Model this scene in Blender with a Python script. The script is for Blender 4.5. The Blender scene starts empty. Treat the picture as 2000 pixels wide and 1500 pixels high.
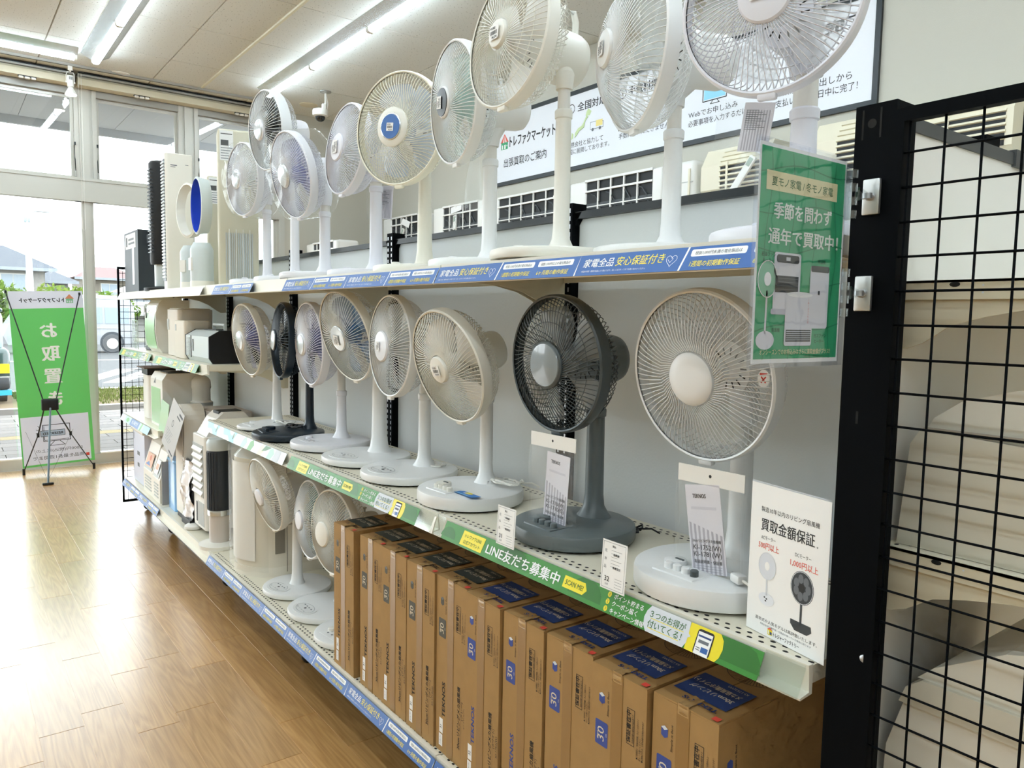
import bpy, bmesh, math, random
from math import sin, cos, pi, radians, sqrt, atan2
from mathutils import Matrix, Vector
random.seed(7)
S = bpy.context.scene
COL = S.collection
# ---------------------------------------------------------------- camera
yaw, pit, rol = radians(36.95), radians(-4.88), radians(1.027)
fw = Vector((sin(yaw)*cos(pit), cos(yaw)*cos(pit), sin(pit)))
rt = Vector((cos(yaw), -sin(yaw), 0)); upv = rt.cross(fw)
rt2 = rt*cos(rol)+upv*sin(rol); up2 = upv*cos(rol)-rt*sin(rol)
cam = bpy.data.cameras.new('camera'); camo = bpy.data.objects.new('camera', cam); COL.objects.link(camo)
cm = Matrix((rt2, up2, -fw)).transposed().to_4x4(); cm.translation = Vector((-1.1547, -0.684, 1.5853))
camo.matrix_world = cm
cam.sensor_fit = 'HORIZONTAL'; cam.sensor_width = 36.0; cam.lens = 36.0*1490/2000; cam.clip_start = 0.02; cam.clip_end = 500
S.camera = camo
# ---------------------------------------------------------------- world, sun, exposure
W = bpy.data.worlds.new('world'); S.world = W; W.use_nodes = True
bg = W.node_tree.nodes['Background']; bg.inputs[0].default_value = (0.90, 0.96, 1.0, 1); bg.inputs[1].default_value = 4.2
sun = bpy.data.lights.new('sun', 'SUN'); suno = bpy.data.objects.new('sun', sun); COL.objects.link(suno)
sun.energy = 1.0; sun.angle = radians(2.0); sun.color = (1.0, 0.96, 0.9)
suno.rotation_euler = (radians(38), 0, radians(-60))
S.view_settings.view_transform = 'Standard'; S.view_settings.look = 'None'
S.view_settings.gamma = 1.0; S.view_settings.use_curve_mapping = False
S.view_settings.exposure = 0.78
TUBE = 17.0   # emission of the ceiling tubes
S.cycles.max_bounces = 7; S.cycles.transparent_max_bounces = 14; S.cycles.diffuse_bounces = 4; S.cycles.glossy_bounces = 3
S.cycles.use_adaptive_sampling = True; S.cycles.adaptive_threshold = 0.06; S.cycles.adaptive_min_samples = 10; S.cycles.use_light_tree = False
S.cycles.sample_clamp_indirect = 6.0; S.cycles.caustics_reflective = False; S.cycles.caustics_refractive = False
# ---------------------------------------------------------------- materials
MATS = {}
def srgb(h):
    h = h.lstrip('#'); v = [int(h[i:i+2], 16)/255 for i in (0, 2, 4)]
    return tuple((c/12.92 if c <= .04045 else ((c+.055)/1.055)**2.4) for c in v)
def mat(name, col, rough=.5, metal=0., spec=.5, alpha=1., emit=0., trans=0., noise=0., nscale=40., bump=0., bscale=200., coat=0., transl=0.):
    if name in MATS: return MATS[name]
    m = bpy.data.materials.new(name); m.use_nodes = True; nt = m.node_tree; b = nt.nodes['Principled BSDF']
    c = srgb(col) if isinstance(col, str) else col
    b.inputs['Base Color'].default_value = (*c, 1); b.inputs['Roughness'].default_value = rough
    b.inputs['Metallic'].default_value = metal; b.inputs['Specular IOR Level'].default_value = spec
    b.inputs['Alpha'].default_value = alpha; b.inputs['Transmission Weight'].default_value = trans
    b.inputs['Coat Weight'].default_value = coat
    if emit: b.inputs['Emission Color'].default_value = (*c, 1); b.inputs['Emission Strength'].default_value = emit
    tc = None
    if noise or bump:
        tc = nt.nodes.new('ShaderNodeTexCoord')
    if noise:
        n = nt.nodes.new('ShaderNodeTexNoise'); n.inputs['Scale'].default_value = nscale; n.inputs['Detail'].default_value = 4
        nt.links.new(tc.outputs['Object'], n.inputs['Vector'])
        r = nt.nodes.new('ShaderNodeMapRange'); r.inputs[1].default_value = .25; r.inputs[2].default_value = .75
        r.inputs[3].default_value = 1-noise; r.inputs[4].default_value = 1+noise
        nt.links.new(n.outputs['Fac'], r.inputs[0])
        x = nt.nodes.new('ShaderNodeMix'); x.data_type = 'RGBA'; x.blend_type = 'MULTIPLY'; x.inputs[0].default_value = 1
        x.inputs[6].default_value = (*c, 1); nt.links.new(r.outputs[0], x.inputs[7]); nt.links.new(x.outputs[2], b.inputs['Base Color'])
    if bump:
        n2 = nt.nodes.new('ShaderNodeTexNoise'); n2.inputs['Scale'].default_value = bscale; n2.inputs['Detail'].default_value = 3
        nt.links.new(tc.outputs['Object'], n2.inputs['Vector'])
        bm_ = nt.nodes.new('ShaderNodeBump'); bm_.inputs['Strength'].default_value = bump; bm_.inputs['Distance'].default_value = .004
        nt.links.new(n2.outputs['Fac'], bm_.inputs['Height']); nt.links.new(bm_.outputs['Normal'], b.inputs['Normal'])
    if transl:
        out = nt.nodes['Material Output']; t = nt.nodes.new('ShaderNodeBsdfTranslucent'); t.inputs[0].default_value = (*c, 1)
        mx = nt.nodes.new('ShaderNodeMixShader'); mx.inputs[0].default_value = transl
        nt.links.new(b.outputs[0], mx.inputs[1]); nt.links.new(t.outputs[0], mx.inputs[2]); nt.links.new(mx.outputs[0], out.inputs[0])
    MATS[name] = m; return m
def clear(name, col=(1, 1, 1), refl=.08, rough=.05, bump=0., bscale=30., fres=True, tint=0., gz=.7):
    """thin clear sheet: straight-through transparency plus a mirror share that grows at grazing angles"""
    if name in MATS: return MATS[name]
    m = bpy.data.materials.new(name); m.use_nodes = True; nt = m.node_tree
    for n in list(nt.nodes):
        if n.type == 'BSDF_PRINCIPLED': nt.nodes.remove(n)
    out = nt.nodes['Material Output']
    t = nt.nodes.new('ShaderNodeBsdfTransparent'); t.inputs[0].default_value = (*col, 1)
    g = nt.nodes.new('ShaderNodeBsdfGlossy'); g.inputs['Roughness'].default_value = rough; g.inputs[0].default_value = (1, 1, 1, 1)
    mx = nt.nodes.new('ShaderNodeMixShader'); mx.inputs[0].default_value = refl
    if fres:
        lw = nt.nodes.new('ShaderNodeLayerWeight'); lw.inputs[0].default_value = .5
        pw = nt.nodes.new('ShaderNodeMath'); pw.operation = 'POWER'; pw.inputs[1].default_value = 5.; nt.links.new(lw.outputs['Facing'], pw.inputs[0])
        ad = nt.nodes.new('ShaderNodeMath'); ad.operation = 'MULTIPLY_ADD'; ad.inputs[1].default_value = gz; ad.inputs[2].default_value = refl; ad.use_clamp = True
        nt.links.new(pw.outputs[0], ad.inputs[0]); nt.links.new(ad.outputs[0], mx.inputs[0])
    if bump:
        tc = nt.nodes.new('ShaderNodeTexCoord'); n2 = nt.nodes.new('ShaderNodeTexNoise'); n2.inputs['Scale'].default_value = bscale; n2.inputs['Detail'].default_value = 3
        nt.links.new(tc.outputs['Object'], n2.inputs['Vector'])
        b_ = nt.nodes.new('ShaderNodeBump'); b_.inputs['Strength'].default_value = bump; b_.inputs['Distance'].default_value = .02
        nt.links.new(n2.outputs['Fac'], b_.inputs['Height']); nt.links.new(b_.outputs['Normal'], g.inputs['Normal'])
    nt.links.new(t.outputs[0], mx.inputs[1]); nt.links.new(g.outputs[0], mx.inputs[2])
    last = mx
    if tint:
        d = nt.nodes.new('ShaderNodeBsdfDiffuse'); d.inputs[0].default_value = (*col, 1)
        m2 = nt.nodes.new('ShaderNodeMixShader'); m2.inputs[0].default_value = tint
        nt.links.new(mx.outputs[0], m2.inputs[1]); nt.links.new(d.outputs[0], m2.inputs[2]); last = m2
    nt.links.new(last.outputs[0], out.inputs[0]); MATS[name] = m; return m
# ---------------------------------------------------------------- mesh builder
class MB:
    def __init__(s): s.v = []; s.f = []; s.m = []; s.sm = []; s.mats = []
    def mi(s, m):
        if m is None: return 0
        if m not in s.mats: s.mats.append(m)
        return s.mats.index(m)
    def add(s, vs, fs, m=None, smooth=False, mx=None):
        k = len(s.v); i = s.mi(m)
        if mx is not None: vs = [tuple(mx @ Vector(v)) for v in vs]
        s.v += [tuple(v) for v in vs]
        for f in fs: s.f.append([k+j for j in f]); s.m.append(i); s.sm.append(smooth)
        return s
    def box(s, a, b, m=None, mx=None):
        x0, y0, z0 = a; x1, y1, z1 = b
        return s.add([(x0,y0,z0),(x1,y0,z0),(x1,y1,z0),(x0,y1,z0),(x0,y0,z1),(x1,y0,z1),(x1,y1,z1),(x0,y1,z1)],
                     [(0,3,2,1),(4,5,6,7),(0,1,5,4),(1,2,6,5),(2,3,7,6),(3,0,4,7)], m, False, mx)
    def rbox(s, a, b, r=.01, seg=3, m=None, mx=None, smooth=True):
        """box with all edges rounded"""
        bm = bmesh.new(); bmesh.ops.create_cube(bm, size=1)
        d = [b[i]-a[i] for i in range(3)]; c = [(a[i]+b[i])/2 for i in range(3)]
        for v in bm.verts: v.co = Vector([v.co[i]*d[i]+c[i] for i in range(3)])
        r = min(r, min(d)*.499)
        bmesh.ops.bevel(bm, geom=list(bm.edges), offset=r, segments=seg, profile=.5, affect='EDGES')
        s.bm(bm, m, mx, smooth); return s
    def vbox(s, a, b, r=.03, seg=4, m=None, mx=None, rt=.004, smooth=True):
        """box with round vertical edges and a small soft top and bottom edge"""
        x0, y0, z0 = a; x1, y1, z1 = b; r = min(r, abs(x1-x0)*.499, abs(y1-y0)*.499); P = []
        for cx, cy, a0 in ((x1-r, y1-r, 0), (x0+r, y1-r, 90), (x0+r, y0+r, 180), (x1-r, y0+r, 270)):
            for k in range(seg+1):
                t = radians(a0+90*k/seg); P.append((cx, cy, cos(t), sin(t)))
        rt = min(rt, r*.9, abs(z1-z0)*.4)
        rings = [(z0, r-rt), (z0+rt, r), (z1-rt, r), (z1, r-rt)]; n = len(P); V = []
        for z, q in rings: V += [(cx+q*ux, cy+q*uy, z) for cx, cy, ux, uy in P]
        F = []
        for j in range(3): F += [(j*n+i, j*n+(i+1)%n, (j+1)*n+(i+1)%n, (j+1)*n+i) for i in range(n)]
        F += [tuple(reversed(range(n))), tuple(3*n+i for i in range(n))]
        return s.add(V, F, m, smooth, mx)
    def bm(s, bm, m=None, mx=None, smooth=False):
        bm.verts.index_update()
        s.add([v.co[:] for v in bm.verts], [[v.index for v in f.verts] for f in bm.faces], m, smooth, mx); bm.free()
    def prism(s, pts, ax, a, b, m=None, mx=None, smooth=False):
        """polygon pts (2D) swept along axis ax from a to b; 2D axes follow x,y,z order without ax"""
        n = len(pts)
        def P(p, t):
            if ax == 'x': return (t, p[0], p[1])
            if ax == 'y': return (p[0], t, p[1])
            return (p[0], p[1], t)
        V = [P(p, a) for p in pts]+[P(p, b) for p in pts]
        F = [(i, (i+1) % n, n+(i+1) % n, n+i) for i in range(n)]+[tuple(reversed(range(n))), tuple(range(n, 2*n))]
        return s.add(V, F, m, smooth, mx)
    def lathe(s, prof, n=32, m=None, mx=None, smooth=True, sx=1., sy=1., capa=True, capb=True):
        """profile [(r,z)] turned about z"""
        V = []; F = []
        for r, z in prof: V += [(r*cos(2*pi*k/n)*sx, r*sin(2*pi*k/n)*sy, z) for k in range(n)]
        for j in range(len(prof)-1):
            F += [(j*n+i, j*n+(i+1) % n, (j+1)*n+(i+1) % n, (j+1)*n+i) for i in range(n)]
        if capa: F.append(tuple(reversed(range(n))))
        if capb: F.append(tuple((len(prof)-1)*n+i for i in range(n)))
        return s.add(V, F, m, smooth, mx)
    def tube(s, path, r, n=6, m=None, mx=None, smooth=True, closed=False, caps=True):
        P = [Vector(p) for p in path]; V = []; F = []; L = len(P); ref = None
        for i, p in enumerate(P):
            t = (P[(i+1) % L]-P[i-1]) if closed else (P[min(i+1, L-1)]-P[max(i-1, 0)])
            if t.length < 1e-9: t = Vector((0, 0, 1))
            t.normalize()
            if ref is None: ref = Vector((0, 0, 1)) if abs(t.z) < .9 else Vector((1, 0, 0))
            a = t.cross(ref); a.normalize(); b = t.cross(a); ref = -b if False else ref
            rr = r[i] if isinstance(r, (list, tuple)) else r
            V += [tuple(p+a*rr*cos(2*pi*k/n)+b*rr*sin(2*pi*k/n)) for k in range(n)]
        for i in range(L if closed else L-1):
            j = (i+1) % L
            F += [(i*n+k, i*n+(k+1) % n, j*n+(k+1) % n, j*n+k) for k in range(n)]
        if caps and not closed: F += [tuple(reversed(range(n))), tuple((L-1)*n+k for k in range(n))]
        return s.add(V, F, m, smooth, mx)
    def sheet(s, fn, nu, nv, m=None, mx=None, smooth=True):
        V = [fn(i/nu, j/nv) for j in range(nv+1) for i in range(nu+1)]
        F = [(j*(nu+1)+i, j*(nu+1)+i+1, (j+1)*(nu+1)+i+1, (j+1)*(nu+1)+i) for j in range(nv) for i in range(nu)]
        return s.add(V, F, m, smooth, mx)
    def mesh(s, name):
        me = bpy.data.meshes.new(name); me.from_pydata(s.v, [], s.f)
        me.polygons.foreach_set('use_smooth', s.sm); me.polygons.foreach_set('material_index', s.m)
        for m in s.mats: me.materials.append(m)
        me.update()
        return me
    def obj(s, name, m=None, parent=None, mx=None, sharp=True):
        if m is not None and not s.mats: s.mats = [m]
        me = s.mesh(name)
        if sharp and any(s.sm):
            bm = bmesh.new(); bm.from_mesh(me); bmesh.ops.recalc_face_normals(bm, faces=bm.faces)
            for e in bm.edges:
                if len(e.link_faces) == 2 and e.calc_face_angle(0) > radians(38): e.smooth = False
            bm.to_mesh(me); bm.free()
        o = bpy.data.objects.new(name, me); COL.objects.link(o)
        if parent is not None: o.parent = parent
        if mx is not None: o.matrix_basis = mx
        return o
def T(x=0, y=0, z=0): return Matrix.Translation((x, y, z))
def RX(d): return Matrix.Rotation(radians(d), 4, 'X')
def RY(d): return Matrix.Rotation(radians(d), 4, 'Y')
def RZ(d): return Matrix.Rotation(radians(d), 4, 'Z')
def basis(right, up, org):
    r = Vector(right).normalized(); u = Vector(up).normalized(); n = r.cross(u)
    m = Matrix((r, u, n)).transposed().to_4x4(); m.translation = Vector(org); return m
def tag(o, label, cat, group=None, kind=None):
    if label: o['label'] = label
    if cat: o['category'] = cat
    if group: o['group'] = group
    if kind: o['kind'] = kind
    return o
def thing(name, label, cat, loc=(0, 0, 0), rz=0, group=None, kind=None):
    o = bpy.data.objects.new(name, None); COL.objects.link(o); o.empty_display_size = .05
    o.location = loc; o.rotation_euler = (0, 0, radians(rz)); return tag(o, label, cat, group, kind)
def struct(o): o['kind'] = 'structure'; return o
def link_copy(o, parent, mx=None, name=None):
    c = bpy.data.objects.new(name or o.name.split('.')[0], o.data); COL.objects.link(c)
    if parent is not None: c.parent = parent
    if mx is not None: c.matrix_basis = mx
    return c
def inst(me, name, parent, mx):
    c = bpy.data.objects.new(name, me); COL.objects.link(c)
    if parent is not None: c.parent = parent
    c.matrix_basis = mx; return c
# ---------------------------------------------------------------- flat print (lettering, artwork) on a sheet: x right, y up, z to the reader
TXT = {}
def glyphs(s, bold=0.):
    k = (s, bold)
    if k not in TXT:
        c = bpy.data.curves.new('text', 'FONT'); c.body = s; c.resolution_u = 2; c.offset = bold; c.size = 1; c.fill_mode = 'FRONT'
        o = bpy.data.objects.new('text', c); me = bpy.data.meshes.new_from_object(o)
        vs = [v.co[:] for v in me.vertices]; fs = [list(p.vertices) for p in me.polygons]
        bpy.data.objects.remove(o); bpy.data.meshes.remove(me); bpy.data.curves.remove(c)
        x0 = min((v[0] for v in vs), default=0); x1 = max((v[0] for v in vs), default=1)
        TXT[k] = ([(v[0]-x0, v[1]) for v in vs], fs, x1-x0)
    return TXT[k]
class Print:
    def __init__(s): s.mb = MB(); s.l = 1
    def lay(s, n): s.l = n; return s
    def z(s): return .0003*s.l
    def poly(s, pts, m): s.mb.add([(x, y, s.z()) for x, y in pts], [tuple(range(len(pts)))], m); return s
    def rect(s, x0, y0, x1, y1, m): return s.poly([(x0, y0), (x1, y0), (x1, y1), (x0, y1)], m)
    def rr(s, x0, y0, x1, y1, r, m, n=4):
        P = []
        for cx, cy, a in ((x1-r, y1-r, 0), (x0+r, y1-r, 90), (x0+r, y0+r, 180), (x1-r, y0+r, 270)):
            P += [(cx+r*cos(radians(a+90*k/n)), cy+r*sin(radians(a+90*k/n))) for k in range(n+1)]
        return s.poly(P, m)
    def ell(s, cx, cy, rx, ry, m, n=24): return s.poly([(cx+rx*cos(2*pi*k/n), cy+ry*sin(2*pi*k/n)) for k in range(n)], m)
    def line(s, pts, w, m, closed=False):
        Q = list(pts)+([pts[0]] if closed else [])
        for (x0, y0), (x1, y1) in zip(Q, Q[1:]):
            dx, dy = x1-x0, y1-y0; L = sqrt(dx*dx+dy*dy) or 1; nx, ny = -dy/L*w/2, dx/L*w/2; ex, ey = dx/L*w*.3, dy/L*w*.3
            s.poly([(x0-nx-ex, y0-ny-ey), (x1-nx+ex, y1-ny+ey), (x1+nx+ex, y1+ny+ey), (x0+nx-ex, y0+ny-ey)], m)
        return s
    def ring(s, cx, cy, rx, ry, w, m, n=28, a0=0, a1=360):
        return s.line([(cx+rx*cos(radians(a0+(a1-a0)*k/n)), cy+ry*sin(radians(a0+(a1-a0)*k/n))) for k in range(n+1)], w, m)
    def text(s, t, x, y, size, m, al='l', bold=0., fit=None, rot=0, shear=0., sx=1.):
        heavy = bold*1.1 if bold >= .009 else 0; vs, fs, w = glyphs(t, bold if bold < .009 else 0.); k = size; kx = size*sx
        if fit: kx = fit/w
        ox = {'l': 0, 'c': -w*kx/2, 'r': -w*kx}[al]; c_, s_ = cos(radians(rot)), sin(radians(rot))
        for ez, (ex, ey) in enumerate(((-heavy, 0), (heavy, 0), (0, heavy)) if heavy else ((0, 0),)):   # heavier strokes: the same glyphs set three times, slightly apart
            V = []
            for vx, vy in vs:
                a = (vx+ex)*kx+ox+vy*k*shear; b = (vy+ey)*k
                V.append((x+a*c_-b*s_, y+a*s_+b*c_, s.z()+ez*.00008))
            s.mb.add(V, fs, m)
        return s
    def obj(s, name, parent, mx=None): return s.mb.obj(name, None, parent, mx, sharp=False)
# ================================================================ room shell
XW, YW, ZC = 3.40, 8.20, 3.93         # right wall, window wall, ceiling
XL, YB = -6.5, -6.0
m_wall = mat('cream wallpaper', '#c3c0b4', .85, bump=.25, bscale=260)
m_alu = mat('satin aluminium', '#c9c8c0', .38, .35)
m_alud = mat('darker aluminium', '#a9a9a4', .45, .3)  # darker grey version of the satin aluminium
m_wht = mat('white enamel', '#eceae4', .4)
m_blk = mat('black enamel', '#06080b', .6, spec=.06)
m_blk2 = mat('charcoal enamel', '#1c2529', .4)
def wood():
    m = bpy.data.materials.new('oak look vinyl'); m.use_nodes = True; nt = m.node_tree; b = nt.nodes['Principled BSDF']; L = nt.links
    tc = nt.nodes.new('ShaderNodeTexCoord'); oi = nt.nodes.new('ShaderNodeObjectInfo')
    mul = nt.nodes.new('ShaderNodeVectorMath'); mul.operation = 'SCALE'; mul.inputs[3].default_value = 37.
    cb = nt.nodes.new('ShaderNodeCombineXYZ'); L.new(oi.outputs['Random'], cb.inputs[0]); L.new(oi.outputs['Random'], cb.inputs[1]); L.new(cb.outputs[0], mul.inputs[0])
    ad = nt.nodes.new('ShaderNodeVectorMath'); L.new(tc.outputs['Object'], ad.inputs[0]); L.new(mul.outputs[0], ad.inputs[1])
    mp = nt.nodes.new('ShaderNodeMapping'); mp.inputs['Scale'].default_value = (8, .55, 1); L.new(ad.outputs[0], mp.inputs[0])
    n1 = nt.nodes.new('ShaderNodeTexNoise'); n1.inputs['Scale'].default_value = 1.3; n1.inputs['Detail'].default_value = 2; L.new(mp.outputs[0], n1.inputs['Vector'])
    k = nt.nodes.new('ShaderNodeMath'); k.operation = 'MULTIPLY'; k.inputs[1].default_value = 13.; L.new(n1.outputs['Fac'], k.inputs[0])
    fr = nt.nodes.new('ShaderNodeMath'); fr.operation = 'PINGPONG'; fr.inputs[1].default_value = .5; L.new(k.outputs[0], fr.inputs[0])
    mp2 = nt.nodes.new('ShaderNodeMapping'); mp2.inputs['Scale'].default_value = (160, 5, 1); L.new(ad.outputs[0], mp2.inputs[0])
    n2 = nt.nodes.new('ShaderNodeTexNoise'); n2.inputs['Scale'].default_value = 1.; n2.inputs['Detail'].default_value = 3; L.new(mp2.outputs[0], n2.inputs['Vector'])
    mx = nt.nodes.new('ShaderNodeMath'); mx.operation = 'MULTIPLY_ADD'; mx.inputs[1].default_value = .55; L.new(fr.outputs[0], mx.inputs[0]); 
    k2 = nt.nodes.new('ShaderNodeMath'); k2.operation = 'MULTIPLY'; k2.inputs[1].default_value = .6; L.new(n2.outputs['Fac'], k2.inputs[0]); L.new(k2.outputs[0], mx.inputs[2])
    cr = nt.nodes.new('ShaderNodeValToRGB'); e = cr.color_ramp.elements
    e[0].position = .15; e[0].color = (*srgb('#a4763f'), 1); e[1].position = .62; e[1].color = (*srgb('#c69a60'), 1)
    L.new(mx.outputs[0], cr.inputs[0])
    mr = nt.nodes.new('ShaderNodeMapRange'); mr.inputs[3].default_value = .88; mr.inputs[4].default_value = 1.12; L.new(oi.outputs['Random'], mr.inputs[0])
    mm = nt.nodes.new('ShaderNodeMix'); mm.data_type = 'RGBA'; mm.blend_type = 'MULTIPLY'; mm.inputs[0].default_value = 1
    L.new(cr.outputs[0], mm.inputs[6]); L.new(mr.outputs[0], mm.inputs[7]); L.new(mm.outputs[2], b.inputs['Base Color'])
    n3 = nt.nodes.new('ShaderNodeTexNoise'); n3.inputs['Scale'].default_value = 3.; L.new(tc.outputs['Object'], n3.inputs['Vector'])
    rr = nt.nodes.new('ShaderNodeMapRange'); rr.inputs[3].default_value = .24; rr.inputs[4].default_value = .36; L.new(n3.outputs['Fac'], rr.inputs[0]); L.new(rr.outputs[0], b.inputs['Roughness'])
    b.inputs['Specular IOR Level'].default_value = .6; b.inputs['Coat Weight'].default_value = 1.0; b.inputs['Coat Roughness'].default_value = .27; b.inputs['Coat IOR'].default_value = 1.75
    return m
m_wood = wood()
fl = struct(MB().box((XL, YB, -.05), (XW, YW, -.0015), mat('floor underlay', '#9a6c3c', .35)).obj('floor'))
fl.data.materials.clear(); fl.data.materials.append(m_wood)
PWD, PL = .152, .92
pm = []
for L_ in (PL, PL*.62):
    mb = MB(); g = .0009
    mb.add([(-PWD/2+g,-L_/2+g,-.003),(PWD/2-g,-L_/2+g,-.003),(PWD/2-g,L_/2-g,-.003),(-PWD/2+g,L_/2-g,-.003),
            (-PWD/2+2*g,-L_/2+2*g,0),(PWD/2-2*g,-L_/2+2*g,0),(PWD/2-2*g,L_/2-2*g,0),(-PWD/2+2*g,L_/2-2*g,0)],
           [(4,5,6,7),(0,1,5,4),(1,2,6,5),(2,3,7,6),(3,0,4,7)], m_wood); pm.append(mb.mesh('plank'))
for i in range(-17, 4):
    y = -1.3-random.random()*.6
    while y < YW-.1:
        k = 0 if random.random() < .75 else 1; L_ = (PL, PL*.62)[k]
        if y+L_ > YW: break
        inst(pm[k], 'plank', fl, T((i+.5)*PWD, y+L_/2, 0)); y += L_
# ceiling: board with bevelled tiles hung below it
def ctile():
    m = bpy.data.materials.new('speckled ceiling tile'); m.use_nodes = True; nt = m.node_tree; b = nt.nodes['Principled BSDF']; L = nt.links
    tc = nt.nodes.new('ShaderNodeTexCoord'); v = nt.nodes.new('ShaderNodeTexNoise'); v.inputs['Scale'].default_value = 95; v.inputs['Detail'].default_value = 2
    mp = nt.nodes.new('ShaderNodeMapping'); mp.inputs['Scale'].default_value = (1, .45, 1); L.new(tc.outputs['Object'], mp.inputs[0]); L.new(mp.outputs[0], v.inputs['Vector'])
    cr = nt.nodes.new('ShaderNodeValToRGB'); e = cr.color_ramp.elements
    e[0].position = .30; e[0].color = (*srgb('#a6a8a2'), 1); e[1].position = .36; e[1].color = (*srgb('#dfe1dc'), 1)
    L.new(v.outputs['Fac'], cr.inputs[0]); L.new(cr.outputs[0], b.inputs['Base Color']); b.inputs['Roughness'].default_value = .9
    return m
m_tile = ctile()
ce = struct(MB().box((XL, YB, ZC+.012), (XW, YW, ZC+.1), mat('ceiling board', '#8d887a', .9)).obj('ceiling'))
TS = .985
def tilemesh(w, h):
    g = .0018; c = .004
    return MB().add([(-w/2+g,-h/2+g,.012),(w/2-g,-h/2+g,.012),(w/2-g,h/2-g,.012),(-w/2+g,h/2-g,.012),
        (-w/2+g+c,-h/2+g+c,0),(w/2-g-c,-h/2+g+c,0),(w/2-g-c,h/2-g-c,0),(-w/2+g+c,h/2-g-c,0)],
        [(7,6,5,4),(0,4,5,1),(1,5,6,2),(2,6,7,3),(3,7,4,0)], m_tile).mesh('ceiling_tile')
tm = tilemesh(TS, TS)
xs = [.667+TS*k for k in range(-6, 3)]; ys = [7.11-TS*k for k in range(0, 13)]
for x0 in xs:
    for y0 in ys:
        if x0+TS < XW-.01: inst(tm, 'ceiling_tile', ce, T(x0+TS/2, y0-TS/2, ZC))
hm = YW-7.11; tme = tilemesh(TS, hm)
for x0 in xs:
    if x0+TS < XW-.01: inst(tme, 'ceiling_tile', ce, T(x0+TS/2, 7.11+hm/2, ZC))
wx = XW-(.667+2*TS); tmr = tilemesh(wx, TS)
for y0 in ys: inst(tmr, 'ceiling_tile', ce, T(XW-wx/2, y0-TS/2, ZC))
inst(tilemesh(wx, hm), 'ceiling_tile', ce, T(XW-wx/2, 7.11+hm/2, ZC))
struct(MB().box((1.118, YB, ZC-.016), (1.14, 7.8, ZC), mat('cream cable duct', '#e3dfc9', .6)).obj('trim_1'))
# walls
struct(MB().box((XW, YB, 0), (XW+.12, YW+.15, ZC+.02), m_wall).obj('wall_right'))
struct(MB().box((XL-.1, YB, 0), (XL, YW, ZC+.02), m_wall).obj('wall_left'))
struct(MB().box((XL, YB-.1, 0), (XW, YB, ZC+.02), m_wall).obj('wall_back'))
XG = 2.14
struct(MB().box((XG, YW, 0), (XW, YW+.15, ZC+.02), m_wall).box((XL, YW, 3.87), (XG, YW+.15, ZC+.02), m_wall).obj('wall_window'))
# window wall: aluminium frame with fixed lower lights and hopper lights above
m_glass = clear('window glass', (.97, .985, .98), .045, .0)
wf = struct(MB().obj('window_1')) if False else None
def window(n, x0, x1, sill, label):
    """one bay of the shop front between two mullion centres"""
    o = thing('window_%d' % n, None, None, (0, YW, 0), kind='structure')
    def part(nm, a, b, m=m_alu, mb=None): return (mb or MB()).box(a, b, m).obj(nm, None, o)
    jw, lw = .055, .03
    MB().box((x0, .0, 2.69), (x0+.035, .09, 3.87), m_alu).box((x0+.035, .015, 2.69), (x0+.06, .08, 3.87), m_alu).box((x0+.06, .0, 2.69), (x0+.1, .09, 3.87), m_alu).obj('jamb', None, o)
    MB().box((x1-.1, .0, 2.69), (x1-.065, .09, 3.87), m_alu).box((x1-.065, .015, 2.69), (x1-.04, .08, 3.87), m_alu).box((x1-.04, .0, 2.69), (x1, .09, 3.87), m_alu).obj('jamb', None, o)
    MB().box((x0, .02, .0), (x0+lw, .09, 2.69), m_alu).box((x0+lw, .035, .0), (x0+jw, .075, 2.69), m_alu).obj('mullion', None, o)
    MB().box((x1-lw, .02, .0), (x1, .09, 2.69), m_alu).box((x1-jw, .035, .0), (x1-lw, .075, 2.69), m_alu).obj('mullion', None, o)
    part('transom', (x0, -.01, 2.69), (x1, .09, 2.90))
    part('transom_lip', (x0, -.02, 2.895), (x1, .09, 2.925), m_alu)
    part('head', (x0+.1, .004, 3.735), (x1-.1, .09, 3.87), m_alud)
    part('bottom_rail', (x0, .0, .0), (x1, .09, sill))
    part('rail_trim', (x0+jw, -.005, sill), (x1-jw, .06, sill+.014), m_wht)
    MB().box((x0+jw, .05, sill+.014), (x1-jw, .056, 2.69), m_glass).obj('glass', None, o)
    # hopper sash tilted outward
    sh = thing('hopper_sash', None, None); sh.parent = o; sh.location = (0, .055, 3.735); sh.rotation_euler = (radians(1.5), 0, 0)
    a, b = x0+.1, x1-.1
    MB().box((a, 0, -.82), (a+.028, .03, 0), m_alu).box((b-.028, 0, -.82), (b, .03, 0), m_alu).box((a+.028, 0, -.03), (b-.028, .03, 0), m_alu).box((a+.028, 0, -.82), (b-.028, .03, -.79), m_alu).obj('sash_frame', None, sh)
    MB().box((a+.028, .012, -.79), (b-.028, .017, -.03), m_glass).obj('pane', None, sh)
    for sx in (a-.006, b-.006):
        MB().box((sx, -.02, 2.93), (sx+.014, .0, 2.985), m_alud).tube([(sx+.007, -.012, 2.98), (sx+.004, .02, 3.25)], .005, 6, m_blk2).box((sx, -.012, 3.24), (sx+.014, .02, 3.27), m_blk2).obj('stay', None, o)
    return o
for k in range(7):
    c0 = 1.09-(k+1)*.985; window(k+1, c0, c0+.985, .105, '')
window(8, 1.09, 2.075, .105, '')
struct(MB().box((2.075, YW-.01, 0), (XG, YW+.1, 3.87), m_alu).obj('trim_2'))
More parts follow.
